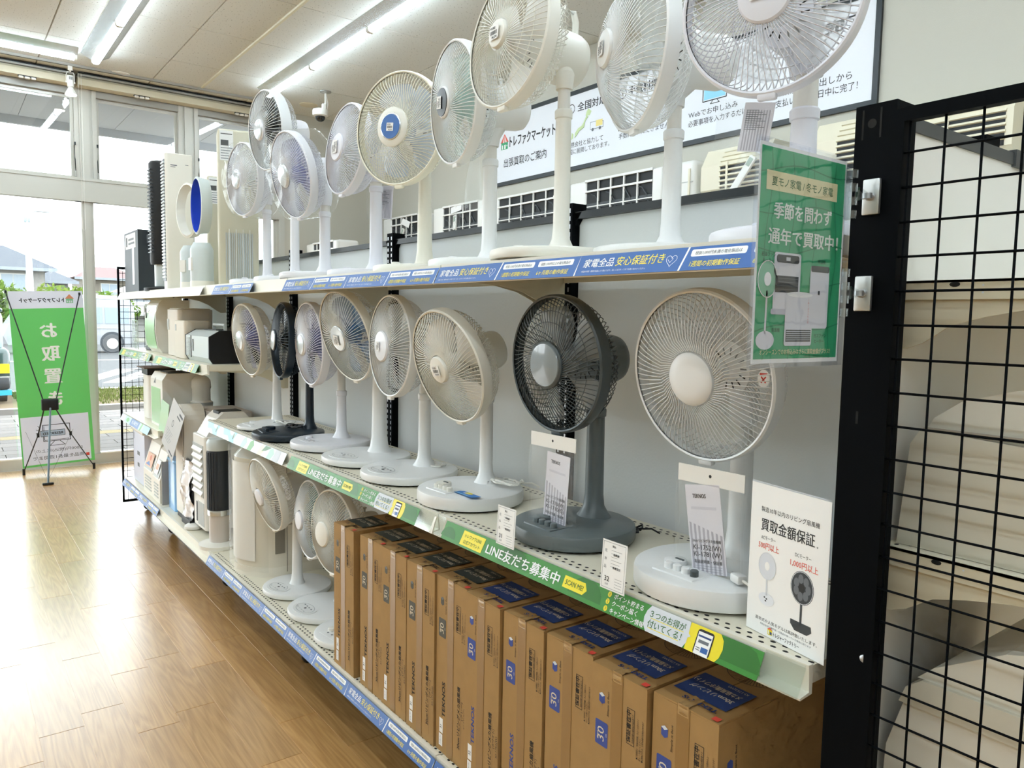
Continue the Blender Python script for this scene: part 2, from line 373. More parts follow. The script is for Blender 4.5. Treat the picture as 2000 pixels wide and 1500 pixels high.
# roller blind cassette under the ceiling
m_cas = mat('cream blind cassette', '#dcd5bd', .5)
cas = [(-6.4, -4.0), (-3.99, -1.97), (-1.96, -.005), (.03, 1.99)]
ncas = ['roller blind cassette at the far left end of the shop front', 'roller blind cassette second from the left along the shop front', 'roller blind cassette above the banner, left of the spot lamp', 'roller blind cassette above the tower fans, right of the spot lamp']
for (a, b), lb in zip(cas, ncas):
    t = thing('roller_blind_cassette', lb, 'blind', ((a+b)/2, YW-.1, 3.80), group='roller blind cassettes under the ceiling')
    w = (b-a)/2
    MB().prism([(-.045, .0), (.09, .0), (.09, .085), (-.02, .085), (-.045, .06)], 'x', -w, w, m_cas).obj('housing', None, t)
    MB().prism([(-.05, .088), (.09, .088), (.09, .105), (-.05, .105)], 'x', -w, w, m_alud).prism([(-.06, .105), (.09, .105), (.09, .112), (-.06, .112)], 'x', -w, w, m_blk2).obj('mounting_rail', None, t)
    for px in (-.391, .607, 1.621):
        if a < px < b:
            p = px-(a+b)/2
            MB().box((p-.075, -.035, -.008), (p+.075, .0, -.001), m_blk2).rbox((p-.07, -.04, -.028), (p-.03, -.005, -.005), .008, 2, m_wht).rbox((p+.03, -.04, -.028), (p+.07, -.005, -.005), .008, 2, m_wht).rbox((p-.022, -.045, -.03), (p+.022, -.01, -.008), .008, 2, m_wht).obj('catch', None, t)
t = thing('blind_chain', 'thin white blind pull chain hanging beside the mullion near the spot lamp', 'chain', (.03, YW-.17, 3.6))
MB().tube([(0, 0, .3), (0, 0, -1.2), (.012, 0, -1.215), (.024, 0, -1.2), (.024, 0, .3)], .0022, 5, m_wht).obj('chain', None, t)
# ---------------------------------------------------------------- ceiling lamps
m_refl = mat('brushed reflector', '#cfd2d3', .22, .85)
m_tube = mat('lit tube', (.77, .905, 1.0), .5, emit=TUBE)
m_end = mat('lamp end cap', '#e9e9e4', .4)
def lamp(label, x, y0, y1, rot=0):
    L = (y1-y0); t = thing('batten_lamp', label, 'lamp', (x, (y0+y1)/2, ZC), rot, 'ceiling batten lamps')
    h = L/2
    MB().prism([(-.118, -.004), (-.035, -.05), (-.035, -.046), (-.118, -.001)], 'y', -h, h, m_refl).obj('reflector', None, t)
    MB().prism([(.118, -.004), (.118, -.001), (.035, -.046), (.035, -.05)], 'y', -h, h, m_refl).obj('reflector', None, t)
    n = max(1, round(L/1.24)); s = L/n
    for k in range(n):
        a = -h+k*s+.004; b = a+s-.008
        tb = MB().prism([(-.034, -.05), (-.03, -.075), (-.018, -.086), (.018, -.086), (.03, -.075), (.034, -.05)], 'y', a+.02, b-.02, m_tube).obj('light_bar', None, t)
        MB().prism([(-.035, -.046), (-.031, -.077), (-.018, -.088), (.018, -.088), (.031, -.077), (.035, -.046)], 'y', a, a+.02, m_end).prism([(-.035, -.046), (-.031, -.077), (-.018, -.088), (.018, -.088), (.031, -.077), (.035, -.046)], 'y', b-.02, b, m_end).obj('end_cap', None, tb)
    return t
lamp('long lit batten lamp whose end sits beside the spot lamp', .09, -5.6, 7.43)
lamp('long lit batten lamp ending above the dark-bladed fan', 1.70, -5.6, 7.45)
lamp('lit batten lamp running along the window, left of the spot lamp', -1.38, -1.25, 1.25, 90).location = (-1.31, 7.40, ZC)
for k, x in enumerate((-2.95, -5.2)):
    lamp('unseen added batten lamp over the aisle %s the picture' % ('left of' if k == 0 else 'far left of'), x, -5.5, 6.9)  # unseen rows added to fill the room with light
lamp('unseen added batten lamp over the aisle nearest the viewer', -1.43, -5.6, 6.6)  # out of view, added for more fill on the shelf fronts
# lighting track with a spot lamp
t = thing('lighting_track', 'thin grey lighting track along the ceiling beside the windows', 'track', (0, 7.86, ZC))
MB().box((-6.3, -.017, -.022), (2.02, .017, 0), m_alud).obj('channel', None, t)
MB().box((-6.3, -.006, -.0235), (1.1, .006, -.0215), m_blk2).obj('slot', None, t)
t = thing('spot_lamp', 'small white spot lamp with a lit reflector bulb hanging from the track', 'lamp', (-.06, 7.86, ZC-.022)); t.scale = (.8, .8, .76)
MB().rbox((-.025, -.015, -.055), (.025, .015, 0), .004, 2, m_wht).obj('adapter', None, t)
MB().tube([(-.04, 0, -.2), (-.045, 0, -.12), (-.03, 0, -.075), (0, 0, -.062), (.03, 0, -.075), (.045, 0, -.12), (.04, 0, -.2)], .004, 6, m_wht).lathe([(.01, -.07), (.01, -.05)], 10, m_wht).obj('yoke', None, t)
MB().lathe([(.034, -.12), (.036, -.125), (.036, -.255), (.028, -.262)], 20, m_wht).lathe([(.012, -.118), (.034, -.12)], 20, m_wht).obj('holder', None, t)
MB().tube([(-.05, 0, -.2), (.05, 0, -.2)], .012, 8, m_wht).obj('pivot_knob', None, t)
pr = Print(); mk = mat('print black', '#151515', .6)
for i in range(4): pr.rect(-.018+i*.01, -.05, -.013+i*.01, -.012, mk)
pr.obj('vent_slots', t, basis((1, 0, 0), (0, 0, 1), (0, -.0365, -.125)))
MB().lathe([(.024, -.262), (.03, -.275), (.05, -.315), (.061, -.335), (.061, -.345)], 24, m_wht).obj('bulb_neck', None, t)
MB().lathe([(.061, -.345), (.058, -.358), (.035, -.366), (.002, -.368)], 24, mat('lit bulb', (1, .96, .86), .5, emit=9.)).obj('bulb_face', None, t)
# ceiling fittings
for x, y, lb in ((.376, 7.90, 'flat white round ceiling cover between the lamp and the windows'), (2.25, 7.72, 'flat white round ceiling cover behind the dome camera')):
    t = thing('ceiling_cover', lb, 'ceiling cover', (x, y, ZC)); MB().lathe([(.1, 0), (.098, -.006), (.07, -.012), (.0, -.013)], 28, m_cas if x > 1 else m_wht, capb=False).obj('plate', None, t)
t = thing('dome_camera', 'white dome security camera on a swivel bracket hanging from the ceiling', 'camera', (2.19, 7.11, ZC))
MB().lathe([(.058, 0), (.058, -.012), (.02, -.02), (.016, -.024)], 24, m_alud).obj('ceiling_plate', None, t)
MB().tube([(0, 0, -.015), (0, 0, -.12), (-.02, 0, -.155), (-.035, 0, -.19)], .012, 8, m_wht).rbox((-.04, -.02, -.19), (.0, .02, -.13), .01, 2, m_wht).obj('bracket', None, t)
MB().tube([(.01, .0, -.05), (.03, .01, -.12), (.015, .01, -.2)], .006, 6, m_wht).obj('cable', None, t)
MB().lathe([(.03, -.185), (.075, -.2), (.08, -.215), (.078, -.26), (.062, -.27)], 28, m_wht, T(-.06, 0, 0)).obj('housing', None, t)
MB().lathe([(.052, -.265), (.05, -.29), (.036, -.31), (.018, -.32), (.001, -.323)], 24, mat('dark dome', '#14181a', .08, spec=.7), T(-.06, 0, 0)).obj('dome', None, t)
# ================================================================ outside
m_conc = mat('pavement concrete', '#6f6d6b', .9, noise=.06, nscale=12)  # grey concrete, faintly mottled
struct(MB().box((-30, YW+.15, -.3), (40, 13.6, -.075), m_conc).obj('pavement'))
pav = bpy.data.objects['pavement']
m_pav = [mat('paver %d' % k, c, .9, noise=.08, nscale=25) for k, c in enumerate(('#625e5c', '#5c5957', '#686461', '#776b4a'))]
PV = []
for m in m_pav: PV.append(MB().box((-.295, -.145, -.02), (.295, .145, 0), m).mesh('paver'))
for r in range(17):
    y = YW+.32+r*.3; ty = r == 8
    for c in range(-3, 6):
        x = c*.6+(.3 if r % 2 else 0)
        inst(PV[3 if ty else random.choice((0, 1, 2))], 'paver', pav, T(x, y, -.055))
struct(MB().box((-30, 13.6, -.3), (40, 13.8, .02), mat('kerb stone', '#7d7975', .9)).obj('kerb'))
struct(MB().box((-30, 13.8, -.3), (40, 17.2, -.03), mat('earth', '#5f513b', .95, noise=.15, nscale=6)).obj('verge'))
g = MB(); m_gr = mat('verge grass', '#5b652c', .9, noise=.2, nscale=3)  # mottled olive green for the blades
for k in range(9000):
    x = random.uniform(-.1, 6); y = 13.9+3.2*random.random()**.8; h = random.uniform(.03, .09); a = random.uniform(0, 6.3); w = .012
    if y < 14.7 and random.random() < .6: continue
    g.add([(x-w*cos(a), y-w*sin(a), -.03), (x+w*cos(a), y+w*sin(a), -.03), (x+random.uniform(-.03, .03), y+random.uniform(-.03, .03), h-.03)], [(0, 1, 2)], m_gr)
go = g.obj('grass', sharp=False); tag(go, 'dry green grass growing on the roadside verge', 'grass', kind='stuff')
struct(MB().box((-60, 17.2, -.4), (90, 46, -.1), mat('asphalt', '#3f4143', .9, noise=.05, nscale=30)).obj('road'))
rd = bpy.data.objects['road']; m_line = mat('road paint', '#a9a9a7', .8)
for k in range(6):
    MB().prism([(1.0+k*.9, 19.2+k*.25), (1.45+k*.9, 19.2+k*.25), (3.6+k*.9, 24.2), (3.0+k*.9, 24.2)], 'z', -.099, -.094, m_line).obj('road_marking', None, rd)
MB().box((-60, 29.0, -.099), (90, 29.25, -.094), m_line).obj('road_marking', None, rd)
MB().box((-60, 18.0, -.099), (90, 18.2, -.094), m_line).obj('road_marking', None, rd)
struct(MB().box((-120, 46, -.5), (160, 300, -.05), mat('far ground', '#6b6a60', .95)).obj('far_ground'))
# soffit over the shop front
m_sof = mat('soffit panel', '#c3c8cd', .7)
so = struct(MB().box((XL, YW+.15, 3.80), (XG+2, 9.86, 4.1), m_sof).obj('soffit'))
for k in range(-6, 4): inst(MB().box((-.49, -.78, -.012), (.49, .78, 0), m_sof).mesh('soffit_panel') if k == -6 else bpy.data.meshes['soffit_panel'], 'soffit_panel', so, T(k*.985+.15, 9.05, 3.80))
MB().box((XL, 9.84, 3.70), (XG+2, 9.9, 4.12), mat('fascia', '#b9bec6', .6)).obj('fascia', None, so)
# ================================================================ gondola shelving
BW = 1.2; NB = 5
m_deck = mat('ivory shelf steel', '#e6e0cc', .42)
m_lip = mat('ivory rail', '#ece8da', .38)
m_brk = mat('ivory bracket', '#d9d0b6', .45)
m_panel = mat('pale back panel', '#dfe3e4', .55, bump=.12, bscale=120)
m_hole = mat('perforation shadow', '#1a1a18', .9)
m_rub = mat('black rubber', '#0d0d0e', .55)
m_steel = mat('zinc', '#b9bcc0', .3, .8)
gon = thing('gondola_frame', 'long shelving frame with black slotted uprights and pale back panels', 'shelving', (.5, 3.0, 0))
up_me = MB().box((-.03, -.027, .09), (.03, .027, 1.955), m_blk).mesh('upright')
sl = MB()
for k in range(70): sl.box((-.0312, -.019, .2+k*.025), (-.0302, -.012, .214+k*.025), m_steel).box((-.0312, .012, .2+k*.025), (-.0302, .019, .214+k*.025), m_steel)
sl_me = sl.mesh('slots')
for k in range(NB+1):
    u = inst(up_me, 'upright', gon, T(0, k*BW-3, 0))
    inst(sl_me, 'slots', u, T())['kind'] = 'stuff'
    for sg in (-1, 1):
        if 0 < k*BW+sg*.1 < NB*BW: MB().prism([(sg*.028, 1.925), (sg*.028, 1.885), (sg*.06, 1.925)], 'x', -.02, .0, m_blk).obj('corner_gusset', None, u)
pn = MB().box((.0, .03, .2), (.012, BW-.03, 1.91), m_panel).mesh('back_panel')
rl = MB().box((-.02, .028, 1.905), (.02, BW-.028, 1.927), m_blk2).mesh('top_rail')
bs = MB().box((-.48, .03, .18), (.0, BW-.03, .205), m_blk2).mesh('base_beam')
for k in range(NB):
    inst(pn, 'back_panel', gon, T(0, k*BW-3, 0)); inst(rl, 'top_rail', gon, T(0, k*BW-3, 0))
    MB().box((-.44, .35, .17), (-.02, .40, .2), m_blk2).box((-.44, .8, .17), (-.02, .85, .2), m_blk2).obj('base_beam', None, gon, T(0, k*BW-3, 0))
cas_me = MB().lathe([(.03, -.016), (.036, -.012), (.036, .012), (.03, .016)], 20, m_rub, RX(90)).mesh('caster')
fork_me = MB().box((-.02, -.02, .03), (.02, -.017, .1), m_blk2).box((-.02, .017, .03), (.02, .02, .1), m_blk2).box((-.03, -.03, .1), (.03, .03, .13), m_blk2).prism([(-.02, .0), (.02, .0), (.02, .1), (-.02, .1)], 'y', -.021, -.0165, m_blk2).mesh('caster_fork')
for y in (.03, 1.2, 2.56, 3.77, 5.08, 5.9):
    for x in (-.35, .25):
        c = inst(cas_me, 'caster', gon, T(x, y-3, .037)); inst(fork_me, 'caster_fork', c, T(0, 0, -.01))
MB().box((-.46, -2.97, .13), (.3, 2.97, .172), m_blk2).obj('base_frame', None, gon)
# shelves
def bracket_pts(d):
    P = [(d, 0), (d, -.135), (d-.03, -.137), (d-.06, -.12), (d-.11, -.085), (d-.17, -.06), (d-.26, -.042), (.04, -.03), (.02, -.026), (.02, 0)]
    return P
def shelf(k, z, label, depth=.455, holes=0, ribs=True, k2=None, group='shelves of the long gondola'):
    y0 = k*BW; t = thing('display_shelf', label, 'shelf', (0, y0, z), group=group); w = BW
    MB().box((.012, .004, -.004), (depth, w-.004, 0), m_deck).box((.014, .006, -.03), (.018, w-.006, -.004), m_deck).box((depth-.004, .006, -.03), (depth, w-.006, -.004), m_deck).box((.014, .004, -.032), (depth, .008, -.004), m_deck).box((.014, w-.008, -.032), (depth, w-.004, -.004), m_deck).obj('deck', None, t)
    MB().prism([(.0, .003), (.013, .003), (.013, -.05), (-.022, -.053), (-.024, -.049), (.004, -.045)], 'y', .003, w-.003, m_lip).obj('front_rail', None, t)
    if ribs:
        for x in (.1, .2, .3): MB().prism([(x, -.004), (x+.012, -.018), (x+.05, -.018), (x+.062, -.004)], 'y', .01, w-.01, m_deck).obj('rib', None, t)
        for yy in (.012, w-.016): MB().prism([(p[0], p[1]-.004) for p in bracket_pts(depth)], 'y', yy, yy+.004, m_brk).obj('bracket', None, t)
    if holes:
        hb = MB()
        for row, x in enumerate((.022, .04, depth-.04, depth-.022)):
            for i in range(int(w/.025)):
                y = .0125+i*.025+(.0125 if row % 2 else 0)
                if y > w-.012: continue
                hb.add([(x+.0042*cos(a*pi/4), y+.0075*sin(a*pi/4)*.8, .0003) for a in range(8)], [tuple(range(8))], m_hole)
        o = hb.obj('perforations', None, t, sharp=False); o['kind'] = 'stuff'
    return t
ordn = ['nearest the black mesh', 'second from the black mesh', 'third from the black mesh', 'fourth from the black mesh', 'farthest, by the window']
for k in range(NB):
    shelf(k, 1.732, 'top ivory shelf of the bay %s' % ordn[k])
for k in range(3): shelf(k, 1.008, 'middle ivory shelf of the bay %s' % ordn[k], holes=1)
for k in (3, 4): shelf(k, 1.303, 'upper-middle ivory shelf with green price strip, bay %s' % ordn[k])
shelf(4, .788, 'lower-middle ivory shelf with pale blue strip near the window')
for k in range(NB): shelf(k, .264, 'bottom ivory shelf of the bay %s' % ordn[k], holes=1 if k < 3 else 0, ribs=False)
# clear price rail covers
m_pvc = clear('clear rail plastic', (.95, .97, .96), .07, .06)
def strip_mx(yl, zt): return basis((0, -1, 0), (.022, 0, .0475), (-.0265, yl, zt-.0505))
t = thing('clear_price_rail', 'bare end of the clear plastic price rail by the black post', 'price rail'); MB().box((0, 0, .0015), (.078, .058, .0025), m_pvc).box((0, 0, -.0012), (.078, .054, -.0006), m_pvc).obj('cover', None, t, strip_mx(.084, 1.008))
t = thing('clear_price_rail', 'bare clear plastic price rail between the two green strips', 'price rail'); MB().box((0, 0, .0015), (.145, .058, .0025), m_pvc).obj('cover', None, t, strip_mx(1.292, 1.008))
MB().box((.092, 0, .003), (.101, .05, .006), m_lip).prism([(.095, .0), (.108, .0), (.101, .04)], 'z', .003, .006, m_lip).obj('joint_clip', None, t, strip_mx(1.292, 1.008))
# ---------------------------------------------------------------- printed price strips
c_blue = mat('strip blue', '#2a5fa6', .4); c_white = mat('print white', '#f4f5f4', .45); c_yel = mat('print yellow', '#f2e257', .45)
c_green = mat('strip green', '#35862a', .4); c_green2 = mat('strip green light', '#55a344', .4); c_dgreen = mat('strip green dark', '#286f1c', .4)
c_gold = mat('print bright yellow', '#eddb17', .4); c_navy = mat('print navy', '#1d3f78', .4); c_black = mk; c_grey = mat('print grey', '#6d7278', .6)
c_gtext = mat('print green text', '#3d6b35', .6); c_red = mat('print red', '#d94a3d', .5); c_palegrey = mat('print pale grey', '#d3d8de', .5)
def blue_unit():
    p = Print(); H = .05
    p.lay(1).rect(0, 0, .598, H, c_blue)
    p.lay(2)
    p.text('家電全品', .016, .021, .0225, c_white, bold=.012, fit=.092, shear=.12); p.text('安心保証付き', .116, .021, .0235, c_yel, bold=.012, fit=.132, shear=.12)
    p.text('※保証の内容・期間は商品により異なります。詳しくはスタッフまでお問い合わせください。', .016, .008, .0048, c_white, fit=.19)
    hp = [(.268+.0135*(16*sin(a)**3)/16, .024+.0135*(13*cos(a)-5*cos(2*a)-2*cos(3*a)-cos(4*a))/16) for a in [2*pi*i/24 for i in range(24)]]
    p.line(hp, .0009, c_white, True); p.line([(.259, .026), (.266, .019), (.272, .027), (.268, .030)], .0009, c_white)
    p.poly([(.292, 0), (.2965, 0), (.3065, H), (.302, H)], c_white)
    p.poly([(.5935, 0), (.598, 0), (.598, H)], c_white)
    for x, a, b in ((.313, '税抜1,000円未満の電化製品は', '1週間の初期動作保証'), (.453, '税抜1,000円以上の電化製品は', '6ヶ月間の動作保証')):
        p.lay(2).rr(x, .029, x+.125, .044, .004, c_white); p.lay(3).text(a, x+.0625, .033, .0085, c_grey, 'c', fit=.105, bold=.004)
        p.lay(2).text(b, x+.06, .0085, .0135, c_yel, 'c', fit=.112, bold=.01, shear=.1)
    return p.mb.mesh('print')
BLUE = blue_unit()
def paper(t, m, L, mt, h=.05): MB().box((0, 0, -.0005), (L, h, 0), mt).obj('paper', None, t, m)
def blue_strip(yl, zt, n, label):
    t = thing('blue_price_strip', label, 'price strip', (0, 0, 0), group='blue guarantee strips'); m = strip_mx(yl, zt)
    paper(t, m, .598*n, c_blue)
    for k in range(n): inst(BLUE, 'print', t, m @ T(.6*k, 0, 0))
blue_strip(1.192, 1.732, 2, 'blue guarantee strip along the top shelf edge, nearest the green sign')
blue_strip(2.394, 1.732, 2, 'blue guarantee strip along the top shelf edge, second from the green sign')
blue_strip(3.40, 1.732, 1, 'short blue guarantee strip at the far end of the top shelf strips')
blue_strip(1.19, .264, 2, 'blue guarantee strip on the bottom shelf in front of the nearest cartons')
blue_strip(2.392, .264, 2, 'blue guarantee strip on the bottom shelf below the farthest cartons')
blue_strip(3.59, .264, 2, 'blue guarantee strip on the bottom shelf below the portable air conditioner')
blue_strip(5.98, .264, 1, 'blue guarantee strip on the bottom shelf at the window end')
blue_strip(5.38, .264, 1, 'blue guarantee strip on the bottom shelf below the fan heaters')
for a, b, lb in ((5.985, 4.765, 'blank white strip on the top shelf edge below the tower fans'), (4.76, 3.62, 'blank white strip on the top shelf edge below the bladeless fans')):
    t = thing('blank_strip', lb, 'price strip', (0, 0, 0)); paper(t, strip_mx(a, 1.732), a-b, c_white)
def green_unit():
    p = Print(); H = .052
    p.lay(1).rect(0, 0, 1.056, H, c_green)
    p.lay(2)
    for cx, r in ((.03, .03), (.33, .05), (.60, .045), (.86, .035), (1.0, .05)):
        P = [(cx+r*1.2*cos(a*pi/8), max(.0, min(H, .01+r*sin(a*pi/8)))) for a in range(9)]; p.poly(P, c_dgreen)
    p.lay(3).poly([(.093, .006), (.197, .006), (.2, .046), (.096, .046)], c_gold)
    p.lay(4).text('トレファクLINE', .147, .029, .012, c_gtext, 'c', fit=.078, bold=.008).text('公式アカウント', .147, .0125, .012, c_gtext, 'c', fit=.078, bold=.008)
    p.lay(4).text('LINE友だち募集中', .215, .013, .032, c_white, fit=.295, bold=.022)
    p.lay(3).poly([(.525, .014), (.594, .014), (.604, .026), (.594, .041), (.525, .041)], c_gold); p.lay(4).text('SCAN ME!', .562, .022, .016, c_gtext, 'c', fit=.06, bold=.012)
    for i, s_ in enumerate(('ポイント貯まる', 'クーポン届く', 'キャンペーン情報')):
        y = .040-.0155*i; p.lay(3).ell(.672, y, .0055, .0062, c_gold, 14); p.lay(4).text(str(i+1), .672, y-.003, .009, c_gtext, 'c', bold=.01)
        p.text(s_, .686, y-.005, .0125, c_white, fit=.0122*len(s_), bold=.016)
    p.lay(3).ell(.945, .026, .042, .034, c_gold, 28) if False else None
    p.lay(3).poly([(.893, 0), (.965, 0), (.972, .01), (.975, .026), (.972, .042), (.963, H), (.893, H)], c_gold)
    p.lay(4).poly([(.792, 0), (.888, 0), (.894, .012), (.894, .022), (.9, .026), (.894, .03), (.892, H), (.79, H), (.782, .04), (.779, .026), (.783, .01)], c_palegrey)
    p.lay(5).text('３つのお得が', .838, .0305, .0165, c_gtext, 'c', fit=.092, bold=.012).text('付いてくる！', .836, .011, .0165, c_gtext, 'c', fit=.088, bold=.012)
    p.lay(5).rect(.796, .0275, .882, .0288, c_gold).rect(.796, .008, .876, .0093, c_gold)
    p.lay(5).rr(.913, -.0, .951, .047, .006, c_black); p.lay(6).rect(.9155, 0, .9485, .0425, c_white)
    p.lay(7).rect(.917, .033, .947, .0365, c_navy).rect(.92, .022, .944, .028, c_grey).rect(.93, .006, .946, .016, c_blue).rect(.918, .008, .928, .0095, c_grey).rect(.918, .012, .928, .0135, c_grey)
    return p.mb.mesh('print')
GREEN = green_unit()
for yl, lb in ((1.142, 'green membership strip on the middle shelf below the grey fan'), (2.352, 'green membership strip on the middle shelf, farther from the grey fan')):
    t = thing('green_price_strip', lb, 'price strip', (0, 0, 0), group='green membership strips'); m = strip_mx(yl, 1.008); paper(t, m, 1.056, c_green, .052); inst(GREEN, 'print', t, m)
for yl, zt, lb in ((5.97, 1.303, 'green membership strip on the upper-middle shelf at the window end'), (4.79, 1.303, 'green membership strip on the upper-middle shelf below the black-sided heater')):
    t = thing('green_price_strip', lb, 'price strip', (0, 0, 0), group='green membership strips'); m = strip_mx(yl, zt); paper(t, m, 1.056, c_green2, .052)
    inst(GREEN, 'print', t, m)
c_cyan = mat('print cyan', '#8fd3f0', .4); c_mint = mat('print mint', '#a8d8c0', .4); c_sand = mat('print sand', '#e9e3bd', .4); c_pale = mat('print pale', '#e4ebec', .4)
t = thing('picture_strip', 'pale picture strip with cyan waves on the middle shelf above the portable air conditioner', 'price strip', (0, 0, 0)); m = strip_mx(3.585, 1.008); paper(t, m, 1.18, c_pale, .052)
p = Print()
for x0 in (.02, .3):
    p.lay(1).poly([(x0, .052), (x0+.03, .02), (x0+.1, .024), (x0+.15, .0), (x0+.22, 0), (x0+.2, .02), (x0+.22, .052), (x0+.18, .052), (x0+.16, .03), (x0+.12, .04), (x0+.1, .052)], c_cyan).poly([(x0+.04, .012), (x0+.09, .018), (x0+.12, .004), (x0+.07, .004)], c_sand).ell(x0+.185, .03, .012, .016, c_sand, 16)
for x0, c in ((.62, c_mint), (.72, c_green2), (.86, c_sand), (.98, c_mint)): p.lay(1).poly([(x0, 0), (x0+.05, 0), (x0+.07, .03), (x0+.04, .052), (x0+.01, .04)], c)
p.lay(2).poly([(.9, .02), (.95, .03), (1.0, .05), (.93, .05)], c_dgreen).poly([(1.05, 0), (1.12, 0), (1.12, .052), (1.06, .052)], c_palegrey)
p.obj('print', t, m)
t = thing('picture_strip', 'pale blue and navy picture strip on the lower-middle shelf near the window', 'price strip', (0, 0, 0)); m = strip_mx(5.985, .788); paper(t, m, .98, c_pale, .052)
p = Print()
for x0, x1, c in ((0, .16, c_palegrey), (.16, .36, c_mint), (.36, .66, c_blue), (.66, .8, c_mint), (.8, .98, c_cyan)): p.lay(1).rect(x0, 0, x1, .052, c)
p.lay(2).text('安心保証付き', .51, .018, .03, c_white, 'c', fit=.2); p.ell(.26, .026, .05, .016, c_green2, 20).poly([(.7, 0), (.74, 0), (.76, .052), (.72, .052)], c_green2)
p.obj('print', t, m)
# ---------------------------------------------------------------- black end post and wire mesh panels
t = thing('end_post', 'wide black steel end post where the shelves meet the mesh panel', 'post', (.03, -.058, 0))
MB().box((-.03, -.033, 0), (.03, .031, 1.922), m_blk).obj('post_body', None, t)
pr = Print(); pr.rect(-.02, 1.87, -.017, 1.915, m_hole).rect(.008, 1.87, .011, 1.915, m_hole).ell(-.004, 1.893, .007, .007, m_hole); pr.obj('slot_marks', t, basis((0, -1, 0), (0, 0, 1), (-.0302, 0, 0)))
pr = Print(); pr.rect(-.004, 1.43, .0, 1.45, m_hole); pr.obj('slot_marks', t, basis((0, -1, 0), (0, 0, 1), (-.0302, 0, 0)))
MB().lathe([(.006, 0), (.006, .003), (.003, .005)], 14, m_steel, T(-.03, -.033+.001, 1.059) @ RY(-90)).obj('screw', None, t)
MB().box((-.03, -.03, -.0), (.03, .03, .004), m_blk).obj('foot', None, t)
def mesh_panel(name, label, mx, w, h, z0, step=.0495, off=.02, wr=.0019, fr=.014):
    t = thing(name, label, 'mesh panel'); t.matrix_basis = mx
    MB().box((0, -.008, z0), (fr, .008, h), m_blk).obj('frame_post', None, t); MB().box((w-fr, -.008, z0), (w, .008, h), m_blk).obj('frame_post', None, t)
    MB().box((fr, -.009, h-.02), (w-fr, .009, h), m_blk).obj('frame_rail', None, t); MB().box((fr, -.008, z0), (w-fr, .008, z0+.02), m_blk).obj('frame_rail', None, t)
    v = MB().tube([(0, 0, z0), (0, 0, h-.01)], wr, 8, m_blk).mesh('wire'); hz = MB().tube([(fr*.5, 0, 0), (w-fr*.5, 0, 0)], wr, 8, m_blk).mesh('wire')
    x = off
    while x < w-.01: inst(v, 'wire', t, T(x, 0, 0)); x += step
    z = 1.806-step*31
    while z < h-.015:
        if z > z0+.01: inst(hz, 'wire', t, T(0, -wr*1.6, z))
        z += step*1.022
    return t
mesh_panel('wire_mesh_panel', 'black wire mesh side panel in front of the toilet seats', T(0, -.093, 0) @ RZ(-90), .46, 1.905, .05, .0497, .0195)
mesh_panel('wire_mesh_panel', 'black wire mesh end panel of the shelves by the window', T(-.01, 6.05, 0), .52, 1.94, .05, .05, .04)
# ================================================================ electric fans
m_fw = mat('white fan plastic', '#e6e7e6', .32); m_fc = mat('cream fan plastic', '#e6e4da', .34); m_fl = mat('cool white fan plastic', '#e3e3e7', .32)
m_fbg = mat('beige fan plastic', '#e3dfd0', .36); m_fg = mat('grey fan plastic', '#646d6f', .36); m_fg2 = mat('dark grey fan plastic', '#4a5254', .36); m_fn = mat('navy fan plastic', '#1b2a36', .36)
m_lav = mat('lavender white plastic', '#dfdfe6', .32)
m_pole = mat('pearl pole', '#e2e0da', .3)
def blade(name, col, a, rough=.15):
    return mat(name, col, rough, alpha=a, spec=.6)
b_clear = blade('clear blade', '#dfe4e4', .35); b_blue = blade('blue blade', '#5f86c8', .5); b_lav = blade('violet blade', '#7f86c8', .5); b_grey = blade('grey blade', '#aeb4b5', .55); b_teal = blade('teal blade', '#7fb3b8', .5)
b_pale = blade('pale blue blade', '#b9c8e2', .5); b_white = blade('white blade', '#ecebe6', .85, .3); b_dark = blade('smoky blade', '#2b3336', .8); b_green = blade('sea green blade', '#a9c9c0', .45)
m_chrome = mat('chrome trim', '#d6dadb', .15, .9); m_hubblue = mat('hub blue', '#3f6fb4', .3, coat=.4); m_hubdark = mat('hub dark', '#14171a', .3); m_sil = mat('silver hub', '#cfd3d4', .22, .5)
m_stk = mat('sticker white', '#f1f0ee', .6); m_cordw = mat('white cord', '#e6e4dc', .5); m_cordk = mat('black cord', '#15171a', .5)
m_bag = clear('clear bag film', (.985, .99, .99), .012, .06, bump=.2, bscale=14, gz=.3)
STK = None
def sticker_mesh():
    p = Print(); p.rr(-.02, -.018, .02, .018, .002, m_stk)
    p.lay(2).text('中古美品', -.017, .008, .007, c_black, fit=.022, bold=.01); r = random.Random(3)
    x = -.015
    while x < .014:
        w = r.choice((.0008, .0014)); p.rect(x, -.006, x+w, .004, c_black); x += w+r.choice((.0007, .0014))
    p.text('¥4,290', -.008, -.0155, .0085, c_black, fit=.022, bold=.012); return p.mb.mesh('sticker')
STK = sticker_mesh()
GR = {}
